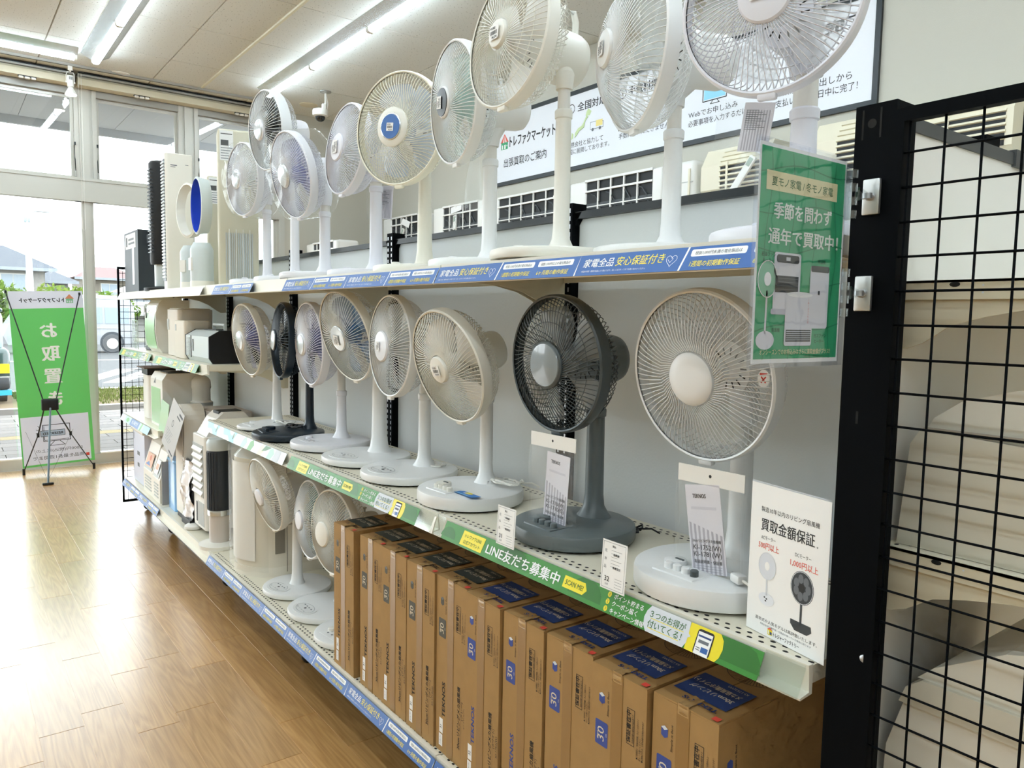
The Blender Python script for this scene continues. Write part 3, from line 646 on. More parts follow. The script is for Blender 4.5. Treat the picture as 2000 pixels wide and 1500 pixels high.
def grille(kind, R, rh, depth, N, sw, wr, col, back):
    """radial wires from the hub circle to the rim; sw = swirl in degrees; local axis +z is the way the fan faces"""
    key = (kind, R, rh, depth, N, sw, wr, col.name, back)
    if key in GR: return GR[key]
    mb = MB(); seg = 9
    for k in range(N):
        a0 = 2*pi*k/N; P = []
        for j in range(seg+1):
            t = j/seg
            if not back:
                r = rh+(R-rh)*t; z = depth*(1-t**2.2)
                a = a0+radians(sw)*(1-(1-t)**2.0 if kind != 'hook' else min(1, t*5))
            else:
                # rear: barrel side then back plate
                if t < .4: u = t/.4; r = R*(1-.06*u*u); z = -depth*.62*u
                else: u = (t-.4)/.6; r = R*.94*(1-u)+rh*u; z = -depth*(.62+.38*sqrt(min(1, u*1.3)))
                a = a0-radians(sw)*t
            P.append((r*cos(a), r*sin(a), z))
        mb.tube(P, wr, 3, col, caps=False)
    if kind == 'net' or back:
        for q in ((.45, .7) if not back else (.28, .5, .72)):
            if not back: r = rh+(R-rh)*q; z = depth*(1-q**2.2)-wr
            else: r = R*.94*(1-q)+rh*q; z = -depth*(.62+.38*sqrt(min(1, q*1.3)))+wr
            mb.tube([(r*cos(2*pi*i/40), r*sin(2*pi*i/40), z) for i in range(40)], wr, 4, col, closed=True)
    GR[key] = mb.mesh('rear_grille' if back else 'front_grille'); return GR[key]
BL = {}
def blademesh(r0, r1, wide, m):
    key = (r0, r1, wide, m.name)
    if key in BL: return BL[key]
    mb = MB()
    def fn(u, v):
        r = r0+(r1-r0)*v; w = radians(wide)*(.35+.65*sin(min(1, v*1.25)*pi/2))*(1-.25*max(0, v-.8)/.2)
        a = w*(u-.5)+.35*v; rr = r*(1-.05*abs(u-.5)*v)
        return (rr*cos(a), rr*sin(a), .030*(u-.5)*(1.2-.5*v)+.012*sin(u*pi))
    mb.sheet(fn, 8, 8, m); BL[key] = mb.mesh('blade'); return BL[key]
FANS = {}
def under(o, par):
    o.parent = par; o.matrix_parent_inverse = (T(*par.location) @ RZ(math.degrees(par.rotation_euler[2]))).inverted()
def fan(name, label, c, az, tilt, R, pole, deck, body=m_fw, cage=None, kind='spiral', N=84, sw=24, rh=.045, fd=.028, rd=.085, blades=(5, b_clear, 62), hub=None, hubr=None, hubstyle='plain', sticker=None,
        pr=(.016, .020), neck=None, base=(.165, .03), boff=.03, bag=False, ctrl='flat', basecol=None, polecol=None, motor=(.058, .11), wr=.00135, band=.03, square=False, cord=None, knob=True, bshape='round', collar=.5, group='electric fans on display', polestyle='tele'):
    cage = cage or body; basecol = basecol or body; polecol = polecol or body; hub = hub or body
    t = thing(name, label, 'fan', (pole[0], pole[1], deck), az, group)
    ca, sa = cos(radians(az)), sin(radians(az)); dx, dy = c[0]-pole[0], c[1]-pole[1]
    lx, ly, lz = dx*ca+dy*sa, -dx*sa+dy*ca, c[2]-deck
    ti = radians(tilt)
    # head frame: z' = facing direction (-x, tilted up), y' up
    Hm = basis((0, -1, 0), (sin(ti), 0, cos(ti)), (lx, ly, lz))
    br, bh = base
    # base
    if bshape == 'round':
        MB().lathe([(br*.9, .0), (br*.985, .002), (br, .008), (br, bh*.7), (br*.985, bh*.86), (br*.93, bh*.96), (br*.5, bh*1.03), (.06, bh*1.09), (.0, bh*1.1)], 56, basecol, T(-boff, 0, .006), capb=False).obj('base', None, t)
    else:
        MB().lathe([(br*.9, .0), (br*.985, .002), (br, .006), (br, bh*.55), (br*.97, bh*.8), (br*.6, bh*1.1), (.06, bh*1.6), (.03, bh*1.75)], 56, basecol, T(-boff, 0, .006), sx=1.0, sy=.84).obj('base', None, t)
    MB().lathe([(br*.86, 0), (br*.88, .008)], 40, m_rub, T(-boff, 0, 0)).obj('foot_ring', None, t)
    cx = -boff-br*.58; zt = .006+bh*1.0
    if ctrl:
        cp = MB()
        if ctrl == 'buttons':
            cp.rbox((cx-.035, -.055, zt-.006), (cx+.045, .055, zt+.003), .004, 2, basecol); o = cp.obj('control_panel', None, t)
            for i in range(4): MB().lathe([(.009, 0), (.009, .012), (.007, .014)], 16, m_fg2 if (i == 0 and body == m_fw) else body).obj('button', None, o, T(cx-.01, -.04+i*.023, zt+.002))
            MB().lathe([(.024, 0), (.0235, .012), (.02, .014)], 28, body).box((-.003, -.021, .013), (.003, .0, .0155), m_fg2).obj('timer_knob', None, o, T(cx+.02, .035, zt+.002))
        elif ctrl == 'touch':
            o = cp.lathe([(.05, -.003), (.05, .0015)], 32, m_fg2 if body == m_fn else basecol, T(cx, 0, zt), sy=1.5).obj('control_panel', None, t)
            p = Print(); p.ring(0, 0, .062, .036, .0012, c_grey); p.ell(0, 0, .006, .006, c_black, 12)
            for i in range(4): p.rr(-.045+i*.024, .012, -.035+i*.024, .018, .002, c_grey); p.text(('風量', 'タイマー', '首振り', '切')[i], -.04+i*.024, -.022, .007, c_grey, 'c', fit=.014)
            p.obj('panel_print', o, basis((0, -1, 0), (1, 0, 0), (cx, 0, zt+.0022)))
        else:
            o = cp.rbox((cx-.03, -.06, zt-.006), (cx+.03, .06, zt+.001), .003, 2, basecol).obj('control_panel', None, t)
            p = Print()
            for i in range(3): p.ell(-.03+i*.03, -.006, .0045, .0045, c_grey, 12); p.text(('切', '風量', '首振')[i], -.03+i*.03, .008, .008, c_grey, 'c', fit=.014)
            p.ell(.04, .012, .004, .004, c_black, 12); p.obj('panel_print', o, basis((0, -1, 0), (1, 0, 0), (cx, 0, zt+.0013)))
            MB().lathe([(.016, 0), (.0155, .009), (.012, .011)], 20, body).obj('timer_knob', None, o, T(cx+.02, .045, zt))
    # pole
    zb = .006+bh*1.02; zn = lz-.085; r0, r1 = pr[1], pr[0]
    zc = zb+(zn-zb)*collar
    prof = [(r0*2.0, zb-.004), (r0*1.5, zb+.012), (r0*1.12, zb+.03), (r0, zb+.06), (r0*.93, zc-.012), (r0*1.06, zc-.010), (r0*1.08, zc+.008), (r0*.96, zc+.012)]
    if polestyle == 'tele':
        MB().lathe(prof, 28, polecol).obj('pole', None, t)
        MB().lathe([(r1, zc), (r1*.96, zn)], 24, m_pole if polecol in (m_fw, m_fc, m_fl, m_lav) else polecol).obj('inner_pole', None, t)
    else:
        MB().lathe([(r0*1.7, zb-.004), (r0*1.25, zb+.02), (r0*1.05, zb+.06), (r1, zn-.03), (r1*1.04, zn-.02), (r1*1.04, zn)], 28, polecol).obj('pole', None, t)
    # neck and motor, along the head axis
    am = -(rd+.012); neckp = Hm @ Vector((0, 0, am-motor[1]*.5))
    MB().tube([(0, 0, zn-.025), (0, 0, zn+.01), (neckp.x*.5, neckp.y*.5, (zn+neckp.z)/2-.004), (neckp.x, neckp.y, neckp.z-motor[0]*.35)], [r1*1.3, r1*1.55, r1*1.5, r1*1.2], 20, neck or body).obj('neck', None, t)
    mr, ml = motor
    mo = MB().lathe([(mr*.72, am-ml), (mr*.92, am-ml*.93), (mr, am-ml*.8), (mr*1.03, am-.02), (mr*1.0, am)], 32, body, Hm, sy=1.06, sx=.94).obj('motor_housing', None, t)
    if knob: MB().tube([(0, mr*1.0, am-ml*.45), (0, mr*1.0+.022, am-ml*.45)], .0045, 8, body, Hm).lathe([(.008, 0), (.009, .003), (.006, .006)], 14, body, Hm @ T(0, mr+.02, am-ml*.45) @ RX(-90)).obj('swing_knob', None, mo)
    pv = Print()
    for i in range(14):
        a = 2*pi*i/14; pv.line([(mr*.55*cos(a), mr*.55*sin(a)), (mr*.8*cos(a), mr*.8*sin(a))], .003, m_hole)
    pv.obj('motor_vents', mo, Hm @ T(0, 0, am+.0003))
    # grilles, rim, blades, hub
    inst(grille(kind, R-.004, rh, fd, N, sw, wr, cage, False), 'front_grille', t, Hm)
    inst(grille('rear', R-.006, .05, rd, int(N*.9), -sw*.8 if sw else 0, wr, cage, True), 'rear_grille', t, Hm @ T(0, 0, -band*.5))
    MB().lathe([(R-.005, .004), (R-.001, .006), (R+.003, .002), (R+.004, -band*.5), (R+.002, -band), (R-.004, -band), (R-.006, 0)], 72, cage, capa=False, capb=False).obj('rim', None, t, Hm)
    MB().rbox((-.018, -R-.012, -.012), (.018, -R+.004, .004), .004, 2, cage).obj('rim_clip', None, t, Hm)
    nb, bmt, wide = blades
    bm_ = blademesh(.03, R*.86, wide, bmt)
    for i in range(nb): inst(bm_, 'blade', t, Hm @ T(0, 0, -.035) @ RZ(360*i/nb+17))
    MB().lathe([(.034, -.055), (.036, -.02), (.03, -.008), (.012, 0), (.001, .001)], 24, bmt if hubstyle != 'spin' else m_sil, Hm).obj('spinner', None, t)
    hr = hubr or rh*1.08
    h = MB().lathe([(hr*.9, fd-.006), (hr, fd-.003), (hr*1.0, fd+.004), (hr*.93, fd+.008), (hr*.55, fd+.011), (.001, fd+.012)], 40, hub, Hm).obj('hub_cap', None, t)
    zf = fd+.0085
    if hubstyle == 'badge':
        MB().lathe([(hr*.68, zf-.002), (hr*.68, zf+.003), (hr*.64, zf+.0045)], 32, m_chrome, Hm).lathe([(hr*.62, zf+.004), (hr*.6, zf+.0062), (.001, zf+.0066)], 32, m_hubblue, Hm).obj('hub_badge', None, h)
    elif hubstyle == 'chrome':
        MB().lathe([(hr*.98, zf-.005), (hr*.9, zf+.001), (hr*.8, zf+.003), (.001, zf+.006)], 32, m_sil, Hm).obj('hub_badge', None, h)
    elif hubstyle == 'dark':
        MB().lathe([(hr*.92, zf-.004), (hr*.88, zf+.002), (.001, zf+.005)], 32, m_hubdark, Hm).obj('hub_badge', None, h)
    elif hubstyle == 'grey':
        MB().lathe([(hr*.94, zf-.004), (hr*.88, zf+.002), (hr*.5, zf+.005), (.001, zf+.006)], 40, mat('grey hub gloss', '#7d8588', .18, coat=.6), Hm).obj('hub_badge', None, h)
    if sticker is not None:
        inst(STK, 'price_sticker', h, Hm @ T(sticker[0], sticker[1], zf+(.0075 if hubstyle in ('badge',) else .0065)) @ RZ(sticker[2]) @ Matrix.Scale(sticker[3], 4))
    if bag:
        rnd = random.Random(int(c[1]*100)); cr = [rnd.uniform(.96, 1.05) for _ in range(64)]; ph = rnd.uniform(0, 6)
        def fn(u, v):
            a = 2*pi*u; q = v; k = 1.0+.02*sin(7*a+ph)*sin(q*5)+.008*sin(19*a+3*q)
            if q < .35: rr = R*1.02*(q/.35)**.5; z = fd+.02-.02*(q/.35)
            elif q < .7: rr = R*1.045; z = fd-.02-(rd+.05)*(q-.35)/.35
            else: rr = R*1.045*(1-(q-.7)/.3)+.075*(q-.7)/.3; z = fd-.07-rd-(.05)*(q-.7)/.3
            rr = max(rr*k, .002); return (rr*cos(a), rr*sin(a)-.015*max(0, q-.5), z+.003*sin(5*a+ph*2+q*9))
        MB().sheet(fn, 56, 26, m_bag).obj('plastic_cover', None, t, Hm, sharp=False)
    if cord:
        rn = random.Random(int(pole[1]*50)); mt = m_cordk if cord[0] == 'k' else m_cordw; P = []; x0, y0 = cord[1], cord[2]; zz = .006+bh*1.05 if len(cord) < 4 else cord[3]
        for i in range(70):
            a = i*.36; rr = .028+.012*sin(i*.9)+.004*rn.random(); P.append((x0+rr*1.2*cos(a)+.006*sin(i*.21), y0+rr*1.5*sin(a), zz+.004+.010*(i % 17)/17*(2+sin(a))))
        P += [(x0+.05+.02*i, y0-.03-.012*i, zz+.006*(1 if i < 2 else -.6*i)) for i in range(3)]
        cd = MB().tube(P, .0026, 6, mt).obj('cord', None, t)
        MB().rbox((x0-.03, y0+.035, zz), (x0+.0, y0+.055, zz+.016), .003, 2, mt).box((x0-.045, y0+.039, zz+.005), (x0-.03, y0+.0405, zz+.011), m_steel).box((x0-.045, y0+.049, zz+.005), (x0-.03, y0+.0505, zz+.011), m_steel).obj('plug', None, cd)
    FANS[label] = t
    return t
TD, MD, BD = 1.732, 1.008, .264
# top row, far to near
fan('pedestal_fan', 'white fan in a plastic cover in front of the tall beige window unit', (.128, 3.366, 2.276), 7, -3, .183, (.267, 3.404), TD, m_fl, bag=True, hubstyle='chrome', blades=(5, b_clear, 60), N=86, pr=(.021, .023), collar=.85, kind='spiral', sw=35)
fan('pedestal_fan', 'silver-rimmed fan with dark smoky blades under the lamp end', (.109, 2.958, 2.446), 5, -5, .179, (.253, 2.971), TD, m_fl, cage=mat('silver cage', '#e6e9ea', .3), hubstyle='chrome', blades=(7, b_dark, 46), N=64, sw=0, pr=(.02, .022), collar=.6, band=.045, wr=.0014)
fan('pedestal_fan', 'white fan with violet-blue blades below the dark-bladed fan', (.051, 2.488, 2.168), 4, -12, .176, (.203, 2.491), TD, m_fl, bag=True, hub=m_sil, hubstyle='chrome', blades=(5, b_lav, 60), N=86, sw=0, pr=(.021, .024), collar=.8)
fan('pedestal_fan', 'lavender-white fan with a narrow paper tag on its hub', (0.129, 2.126, 2.228), 0, 5, .173, (.268, 2.135), TD, m_lav, hubstyle='plain', hubr=.052, blades=(5, b_clear, 60), N=86, sw=20, pr=(.024, .026), collar=.86, sticker=(0, 0, 88, 1.25), neck=m_lav)
fan('pedestal_fan', 'cream fan with a round blue badge and blue blades', (0.131, 1.699, 2.227), 21, -1, .188, (.268, 1.75), TD, m_fc, cage=mat('cream cage', '#ece8d6', .35), hubstyle='badge', hubr=.066, rh=.062, blades=(5, b_pale, 66), N=86, sw=32, pr=(.022, .026), collar=.9, sticker=(.0, -.002, -6, .75), polestyle='solid', basecol=m_fc, polecol=m_fbg)
fan('pedestal_fan', 'white fan with a black hub and green-tinted blades', (0.119, 1.332, 2.233), -10, -3, .178, (.257, 1.327), TD, m_fw, hubstyle='dark', hubr=.046, blades=(5, b_green, 62), N=86, sw=14, pr=(.020, .024), collar=.8, motor=(.062, .15), sticker=(-.008, 0, 80, .9))
fan('pedestal_fan', 'cream-white fan with a carry handle behind its motor', (.032, .937, 2.298), -2, 5, .174, (.187, .894), TD, m_fc, hubr=.036, rh=.04, blades=(3, b_white, 78), N=72, sw=10, pr=(.017, .022), collar=.8, motor=(.066, .14), sticker=(0, 0, 0, 1.0), kind='net', wr=.0013)
fan('pedestal_fan', 'white fan seen almost edge-on with a dense spiral grille', (.195, .644, 2.221), -23, 1, .18, (.317, .626), TD, m_fw, hubr=.044, blades=(5, b_clear, 60), N=72, sw=60, fd=.075, pr=(.018, .024), collar=.75, sticker=(0, 0, 88, .9), motor=(.062, .15), wr=.0013)
fan('pedestal_fan', 'large close white fan at the top edge with a lavender hub', (.103, .213, 2.184), 18, -2, .168, (.242, .219), TD, m_lav, hub=m_lav, hubr=.05, rh=.048, blades=(5, b_clear, 58), N=78, sw=12, pr=(.024, .027), collar=.7, sticker=(-.005, .012, 8, 1.1), wr=.0013)
# middle row
fan('desk_fan', 'cream-rimmed fan with violet-tinted blades next to the black-sided heater', (.066, 3.134, 1.458), 3, -8, .177, (.216, 3.134), MD, m_fw, cage=m_fbg, hubstyle='chrome', blades=(5, b_lav, 58), N=72, sw=0, pr=(.018, .022), collar=.75, bshape='oval', base=(.17, .022), bag=False, polestyle='solid', cord=('w', .0, -.1))
fan('desk_fan', 'dark navy fan on a navy round base', (0.108, 2.778, 1.468), -7, 2, .172, (.243, 2.77), MD, m_fn, blades=(5, b_dark, 60), N=72, sw=0, pr=(.017, .02), collar=.7, ctrl='buttons', base=(.165, .034), boff=.1, hubstyle='chrome', cord=('k', -.06, .02))
fan('desk_fan', 'white fan with violet blades and chrome hub beside the navy fan', (.111, 2.450, 1.463), -3, -3, .176, (.255, 2.438), MD, m_fl, hubstyle='chrome', blades=(5, b_lav, 58), N=86, sw=30, pr=(.018, .022), collar=.6, base=(.172, .034), boff=.05, ctrl='flat')
fan('desk_fan', 'cream-white fan with deep blue blades tilted downward', (0.103, 2.065, 1.506), 5, -15, .178, (.252, 2.07), MD, m_fw, cage=m_fc, hub=m_sil, blades=(5, mat('deep blue blade', '#2f77b8', .15, alpha=.6), 62), N=72, sw=8, pr=(.026, .03), collar=.8, base=(.175, .028), boff=.06, bshape='round', sticker=(0, -.004, 85, 1.0), hubr=.05, ctrl='touch', polestyle='solid')
fan('desk_fan', 'white fan with an oval chrome hub in the middle of the row', (0.103, 1.701, 1.483), -4, 0, .176, (.245, 1.70), MD, m_fw, hub=m_fl, hubr=.054, blades=(5, b_clear, 60), N=86, sw=12, pr=(.02, .023), collar=.72, base=(.175, .032), boff=.06, ctrl='touch', sticker=(-.008, 0, 90, .8), cord=('w', .035, .0, .03))
fan('desk_fan', 'cream fan with a plain round hub and a blue sticker on its base', (.082, 1.290, 1.436), 2, -16, .177, (.231, 1.289), MD, m_fc, hubr=.042, blades=(4, b_white, 66), N=84, sw=26, pr=(.018, .0215), collar=.93, base=(.168, .045), boff=.06, basecol=m_fw, polecol=m_fw, ctrl='buttons', sticker=(0, 0, 5, .9), cord=('w', .03, -.07))
fan('desk_fan', 'dark grey fan with a glossy grey hub and grey base', (.116, .822, 1.471), 0, -3, .176, (.250, .805), MD, m_fg, cage=m_fg2, hub=m_fg2, hubstyle='grey', hubr=.062, rh=.058, blades=(5, b_grey, 50), N=78, sw=22, pr=(.020, .0255), collar=.86, base=(.163, .042), boff=.07, ctrl='buttons', motor=(.062, .13), wr=.0013, cord=('k', .05, -.06, .012), kind='net')
fan('desk_fan', 'large white fan with a plain white hub nearest the green sign', (.138, .370, 1.470), 0, -9, .184, (.262, .345), MD, m_fw, hubr=.057, rh=.06, blades=(3, mat('clear white blade', '#e4e6e4', .2, alpha=.3), 70), N=84, sw=10, kind='hook', pr=(.022, .026), collar=.8, base=(.168, .05), boff=.09, ctrl='buttons', wr=.0013)
# bottom row beside the portable air conditioner
fan('desk_fan', 'white fan tilted down beside the portable air conditioner', (.035, 2.79, .748), 2, -13, .175, (.185, 2.79), BD, m_fw, cage=m_fc, hub=m_fl, hubr=.04, blades=(5, b_clear, 58), N=84, sw=12, pr=(.02, .023), base=(.16, .028), boff=.0, ctrl='touch', collar=.6, polestyle='solid')
fan('desk_fan', 'white bulging-grille fan with teal-tinted blades on the bottom shelf', (.120, 2.47, .692), -2, 2, .170, (.262, 2.455), BD, m_fw, cage=m_fw, hub=m_fl, hubr=.04, fd=.045, blades=(5, b_teal, 58), N=84, sw=10, pr=(.02, .023), base=(.17, .028), boff=.07, ctrl='touch', collar=.6, polestyle='solid')
fan('desk_fan', 'cream fan with a big oval hub half hidden by the cartons', (.086, 2.148, .716), 6, 1, .170, (.22, 2.145), BD, m_fc, hub=m_fc, hubr=.05, rh=.05, fd=.045, blades=(5, b_clear, 58), N=84, sw=34, pr=(.02, .023), base=(.158, .028), boff=.05, basecol=m_fw, polecol=m_fw, ctrl='flat', collar=.6, polestyle='solid')
# carry handle of the cream-white fan and front manual tags
# ================================================================ cartons
m_card = mat('brown cardboard', '#a5814f', .75, noise=.06, nscale=18, bump=.1, bscale=90); m_tape = mat('brown tape', '#94703f', .3, coat=.3); m_tape2 = mat('clear tape', '#b08e5e', .2, coat=.6)
m_core = mat('cardboard edge', '#9a7242', .85)
c_cart = {'b': mat('carton blue', '#27417c', .6), 'g': mat('carton grey', '#3c4440', .6)}
c_cart2 = {'b': mat('carton mid blue', '#3b4f96', .6), 'g': mat('carton dark grey', '#54534c', .6)}
c_ink = mat('carton ink', '#22201c', .7); c_cartw = mat('carton white print', '#d8cdb6', .6)
CW, CH, CDp = .1675, .548, .40
def carton_front(k):
    p = Print(); c2 = c_cart2[k]; w, h = CW, CH
    p.lay(1)
    # little cube emblem and motto
    x, y = .024, h-.075
    p.poly([(x, y+.009), (x+.009, y+.014), (x+.018, y+.009), (x+.018, y-.008), (x+.009, y-.013), (x, y-.008)], c2); p.lay(2).poly([(x, y+.009), (x+.009, y+.014), (x+.018, y+.009), (x+.009, y+.004)], c_palegrey if k == 'b' else c_grey)
    p.lay(1).text('Simple is Best', .0555, h-.11, .0085, c_ink, rot=90, fit=.058, shear=.15)
    p.rr(.014, h-.186, .054, h-.128, .004, c2); p.lay(2).text('30', .042, h-.174, .03, c_cartw, rot=90, fit=.032); p.text('cm', .051, h-.160, .007, c_cartw, rot=90); p.text('羽根径', .025, h-.172, .006, c_cartw, rot=90)
    p.lay(1).line([(.112, h-.062), (.134, h-.062), (.134, h-.142), (.112, h-.142)], .0012, c_ink, True); p.text('保証書在中', .1225, h-.138, .014, c_ink, rot=90, fit=.072, bold=.02); p.text('取扱説明書の裏表紙が保証書です', .1322, h-.136, .006, c_ink, rot=90, fit=.064)
    for i, s_ in enumerate(('●ご使用前に「取扱説明書」をよくお読みの上', '　正しくお使いください。', '●品質向上のため、仕様を変更する場合があります')): p.text(s_, .146+.0075*i, h-.165, .006, c_ink, rot=90, fit=.09 if i != 1 else .05)
    p.text('TEKNOS', .052, .115, .022, c_ink if k == 'g' else c2, rot=90, fit=.11, bold=.03)
    nm = 'グレー' if k == 'g' else 'ホワイト'; mn = 'KI-1710(G)' if k == 'g' else 'KI-1752(W)'
    p.text('30cmリビングメカ扇風機', .135, .055, .017, c_ink, rot=90, fit=.19, bold=.02); p.text('(%s)' % nm, .150, .15, .0125, c_ink, rot=90, fit=.055); p.text(mn, .163, .13, .011, c_ink, rot=90, fit=.06)
    p.rect(.141, .03, .1415, .22, c_ink).rect(.1655, .03, .166, .22, c_ink)
    p.lay(2).rect(.022, .062, .042, .108, m_stk).rect(.02, .02, .04, .058, m_stk); p.lay(3).text('31' if k == 'g' else '32', .036, .076, .014, c_ink, rot=90, bold=.01).text('展示品と同じ', .030, .024, .006, c_grey, rot=90, fit=.03)
    return p.mb.mesh('front_print')
def carton_top(k):
    p = Print(); c = c_cart[k]; w, d = CW, CDp       # x across the front, y toward the back; read from the far side, so the print is turned round
    p.lay(1).rect(.012, .045, w-.022, .15, c)
    p.lay(2).text('30cmリビング', w-.035, .092, .02, c_cartw, 'l', rot=180, fit=.105, bold=.02).text('メカ扇風機(%s)' % ('ホワイト' if k == 'b' else 'グレー'), w-.035, .120, .02, c_cartw, 'l', rot=180, fit=.118, bold=.02).text('KI-1752(W)' if k == 'b' else 'KI-1710(G)', w-.035, .142, .011, c_cartw, 'l', rot=180, fit=.05)
    p.lay(1).text('TEKNOS', w-.03, .035, .018, c_ink if k == 'g' else c_cart[k], rot=180, fit=.085, bold=.03)
    cx, cy = w*.5, .245
    p.ring(cx, cy, .068, .068, .0014, c_ink, 36)
    for i in range(60):
        a = 2*pi*i/60; p.line([(cx+.024*cos(a), cy+.024*sin(a)), (cx+.066*cos(a), cy+.066*sin(a))], .0011, c_ink)
    p.ell(cx, cy, .022, .022, mat('carton lighter print', '#a5824f', .7))
    p.lay(3).rect(w-.022, -.001, w-.006, .014, c_red); return p.mb.mesh('top_print')
CF = {k: carton_front(k) for k in 'bg'}; CT = {k: carton_top(k) for k in 'bg'}
ctn = MB().box((0, 0, 0), (CDp, CW, CH-.004), m_card).mesh('carton_body')
flapl = MB().box((0, .0005, 0), (CDp, CW/2-.001, .0035), m_card).mesh('flap')
ys_ = [1.967, 1.759, 1.592, 1.418, 1.246, 1.075, .898, .722, .541, .363]
kinds = 'gggggbbbbb'
wh = ['farthest of the row, beside the fans', 'second from the far end', 'third from the far end', 'fourth from the far end', 'next to the first blue-printed one', 'farthest of the blue-printed ones', 'second of the blue-printed ones', 'third of the blue-printed ones', 'second nearest of the row', 'nearest of the row, below the white sign card']
for i, (yl, kd) in enumerate(zip(ys_, kinds)):
    xo = .018+random.uniform(-.006, .008)
    t = thing('fan_carton', 'brown fan carton with %s print, %s' % ('grey' if kd == 'g' else 'blue', wh[i]), 'box', (xo, yl-CW, BD), random.uniform(-.6, .6), 'fan cartons on the bottom shelf')
    inst(ctn, 'carton_body', t, T())
    inst(flapl, 'flap', t, T(0, 0, CH-.004) @ RX(random.uniform(.2, .9))); inst(flapl, 'flap', t, T(0, CW, CH-.004) @ Matrix.Scale(-1, 4, (0, 1, 0)) @ RX(random.uniform(.2, .9)))
    fm = basis((0, -1, 0), (0, 0, 1), (-.0002, CW, 0)); tm_ = basis((0, -1, 0), (1, 0, 0), (0.003, CW, CH+.0022))
    inst(CF[kd], 'front_print', t, fm); inst(CT[kd], 'top_print', t, tm_)
    MB().box((-.0012, CW*.42, .0), (-.0006, CW*.62, CH-.0), m_tape).obj('tape', None, t)
    MB().sheet(lambda u, v: (-.0016-.0012*sin(v*40)*abs(sin(u*3)), CW*(.44+.16*u), CH-.02+.024*v), 6, 8, m_tape2).sheet(lambda u, v: (-.0012+.05*v, CW*(.44+.16*u), CH+.003+.0012*sin(u*9+v*7)), 6, 4, m_tape2).obj('tape_end', None, t)
    MB().box((-.0008, CW*.425, .0), (-.0003, CW*.43, CH-.01), m_core).obj('flap_seam', None, t)
    if i == 9:
        p = Print(); p.poly([(.03, .46), (.039, .465), (.048, .46), (.048, .443), (.039, .438), (.03, .443)], c_cart2['b']); p.text('Simple is Best', .06, .43, .009, c_ink, rot=90, fit=.06); p.obj('side_print', t, basis((1, 0, 0), (0, 0, 1), (0, -.0003, 0)))
# ================================================================ signs, cards and leaflets on the shelves
c_sg = mat('sign green', '#38a673', .35, coat=.3); c_sgd = mat('sign green dark', '#25855a', .35, coat=.3); c_sgl = mat('sign green light', '#5bb183', .35, coat=.3); c_cream = mat('sign cream', '#e6ddae', .5)
c_wt = mat('sign text white', '#eaf3ea', .5); c_app = mat('appliance print', '#dfe0e6', .5); c_app2 = mat('appliance print shade', '#c3c5cf', .5); c_appd = mat('appliance print dark', '#3a4044', .5)
t = thing('hanging_sign', 'green sign in a clear sleeve clipped to the black end post', 'sign', (-.278, -.05, 1.524))
GW, GH = .228, .31
gm = basis((1, 0, 0), (0, 0, 1), (0, 0, 0)) @ RY(0)
MB().box((.006, .006, -.0006), (GW-.008, GH-.006, 0), c_white).obj('paper', None, t, gm)
p = Print(); W_, H_ = GW-.008, GH-.006
p.lay(1).rect(.010, .012, W_-.004, H_-.005, c_sg)
for k in range(4):
    x = .03+.055*k
    p.lay(2).line([(x+.006*sin(j*.5+k), .012+j*(H_-.02)/18) for j in range(19)], .0016, c_sgd)
for k in range(5):
    y = .05+.055*k
    p.lay(2).line([(.010+j*(W_-.014)/14, y+.006*sin(j*.45+k*1.3)+.0009*j) for j in range(15)], .0016, c_sgd)
p.lay(2).poly([(.012, .09), (.035, .15), (.028, .26), (.012, .29)], c_sgl) if False else None
p.lay(3).rect(.022, .242, .196, .268, c_cream); p.lay(4).text('夏モノ家電 / 冬モノ家電', .109, .2495, .0135, c_gtext, 'c', fit=.15, bold=.008)
p.lay(3).text('季節を問わず', .042, .207, .024, c_wt, fit=.142, bold=.022).text('通年で買取中！', .032, .172, .024, c_wt, fit=.172, bold=.022)
# appliance pictures
p.lay(3).rr(.048, .078, .112, .160, .004, c_app); p.lay(4).rr(.053, .146, .107, .157, .004, c_appd).rect(.052, .105, .107, .128, c_appd); p.rr(.044, .074, .112, .082, .003, c_app2)
for j in range(4): p.lay(5).rect(.053, .109+.005*j, .106, .1097+.005*j, c_grey)
p.lay(5).rect(.075, .149, .085, .154, c_palegrey)
p.lay(3).rr(.137, .055, .186, .146, .005, c_app); p.lay(4).rr(.138, .137, .185, .146, .003, c_appd).rect(.158, .104, .163, .110, c_appd)
p.lay(3).line([(.034, .105), (.033, .048)], .004, c_app); p.ell(.034, .038, .021, .013, c_app); p.lay(4).ring(.034, .122, .022, .025, .0016, c_white); p.ell(.034, .122, .008, .0095, c_white); p.lay(3).ell(.034, .122, .021, .024, mat('fan print haze', '#86bfa0', .5))
p.lay(5).rr(.078, .030, .146, .104, .004, c_app); p.lay(6).rect(.081, .036, .143, .053, c_appd).ell(.112, .103, .032, .004, c_white); p.text('ガスファンヒーター', .136, .062, .004, c_red, rot=90)
for j in range(5): p.lay(7).rect(.082, .038+.003*j, .142, .0390+.003*j, c_palegrey)
p.lay(4).text('石油ファン', .018, .153, .0065, c_black).text('ヒーター', .022, .145, .0065, c_black).text('除湿機', .155, .15, .0065, c_black).text('扇風機', .048, .05, .0065, c_black).text('ガスファン', .153, .042, .0065, c_black).text('ヒーター', .155, .034, .0065, c_black)
p.text('オンシーズンでのお持込みはさらに買取金額がプラス！', .022, .0185, .0085, c_cream, fit=.176, bold=.008).text('※商品状態により買取金額は異なります。', .13, .0132, .0035, c_gtext)
p.obj('print', t, gm)
m_slv = clear('clear sleeve', (.97, .98, 1.0), .055, .05, bump=.12, bscale=9)
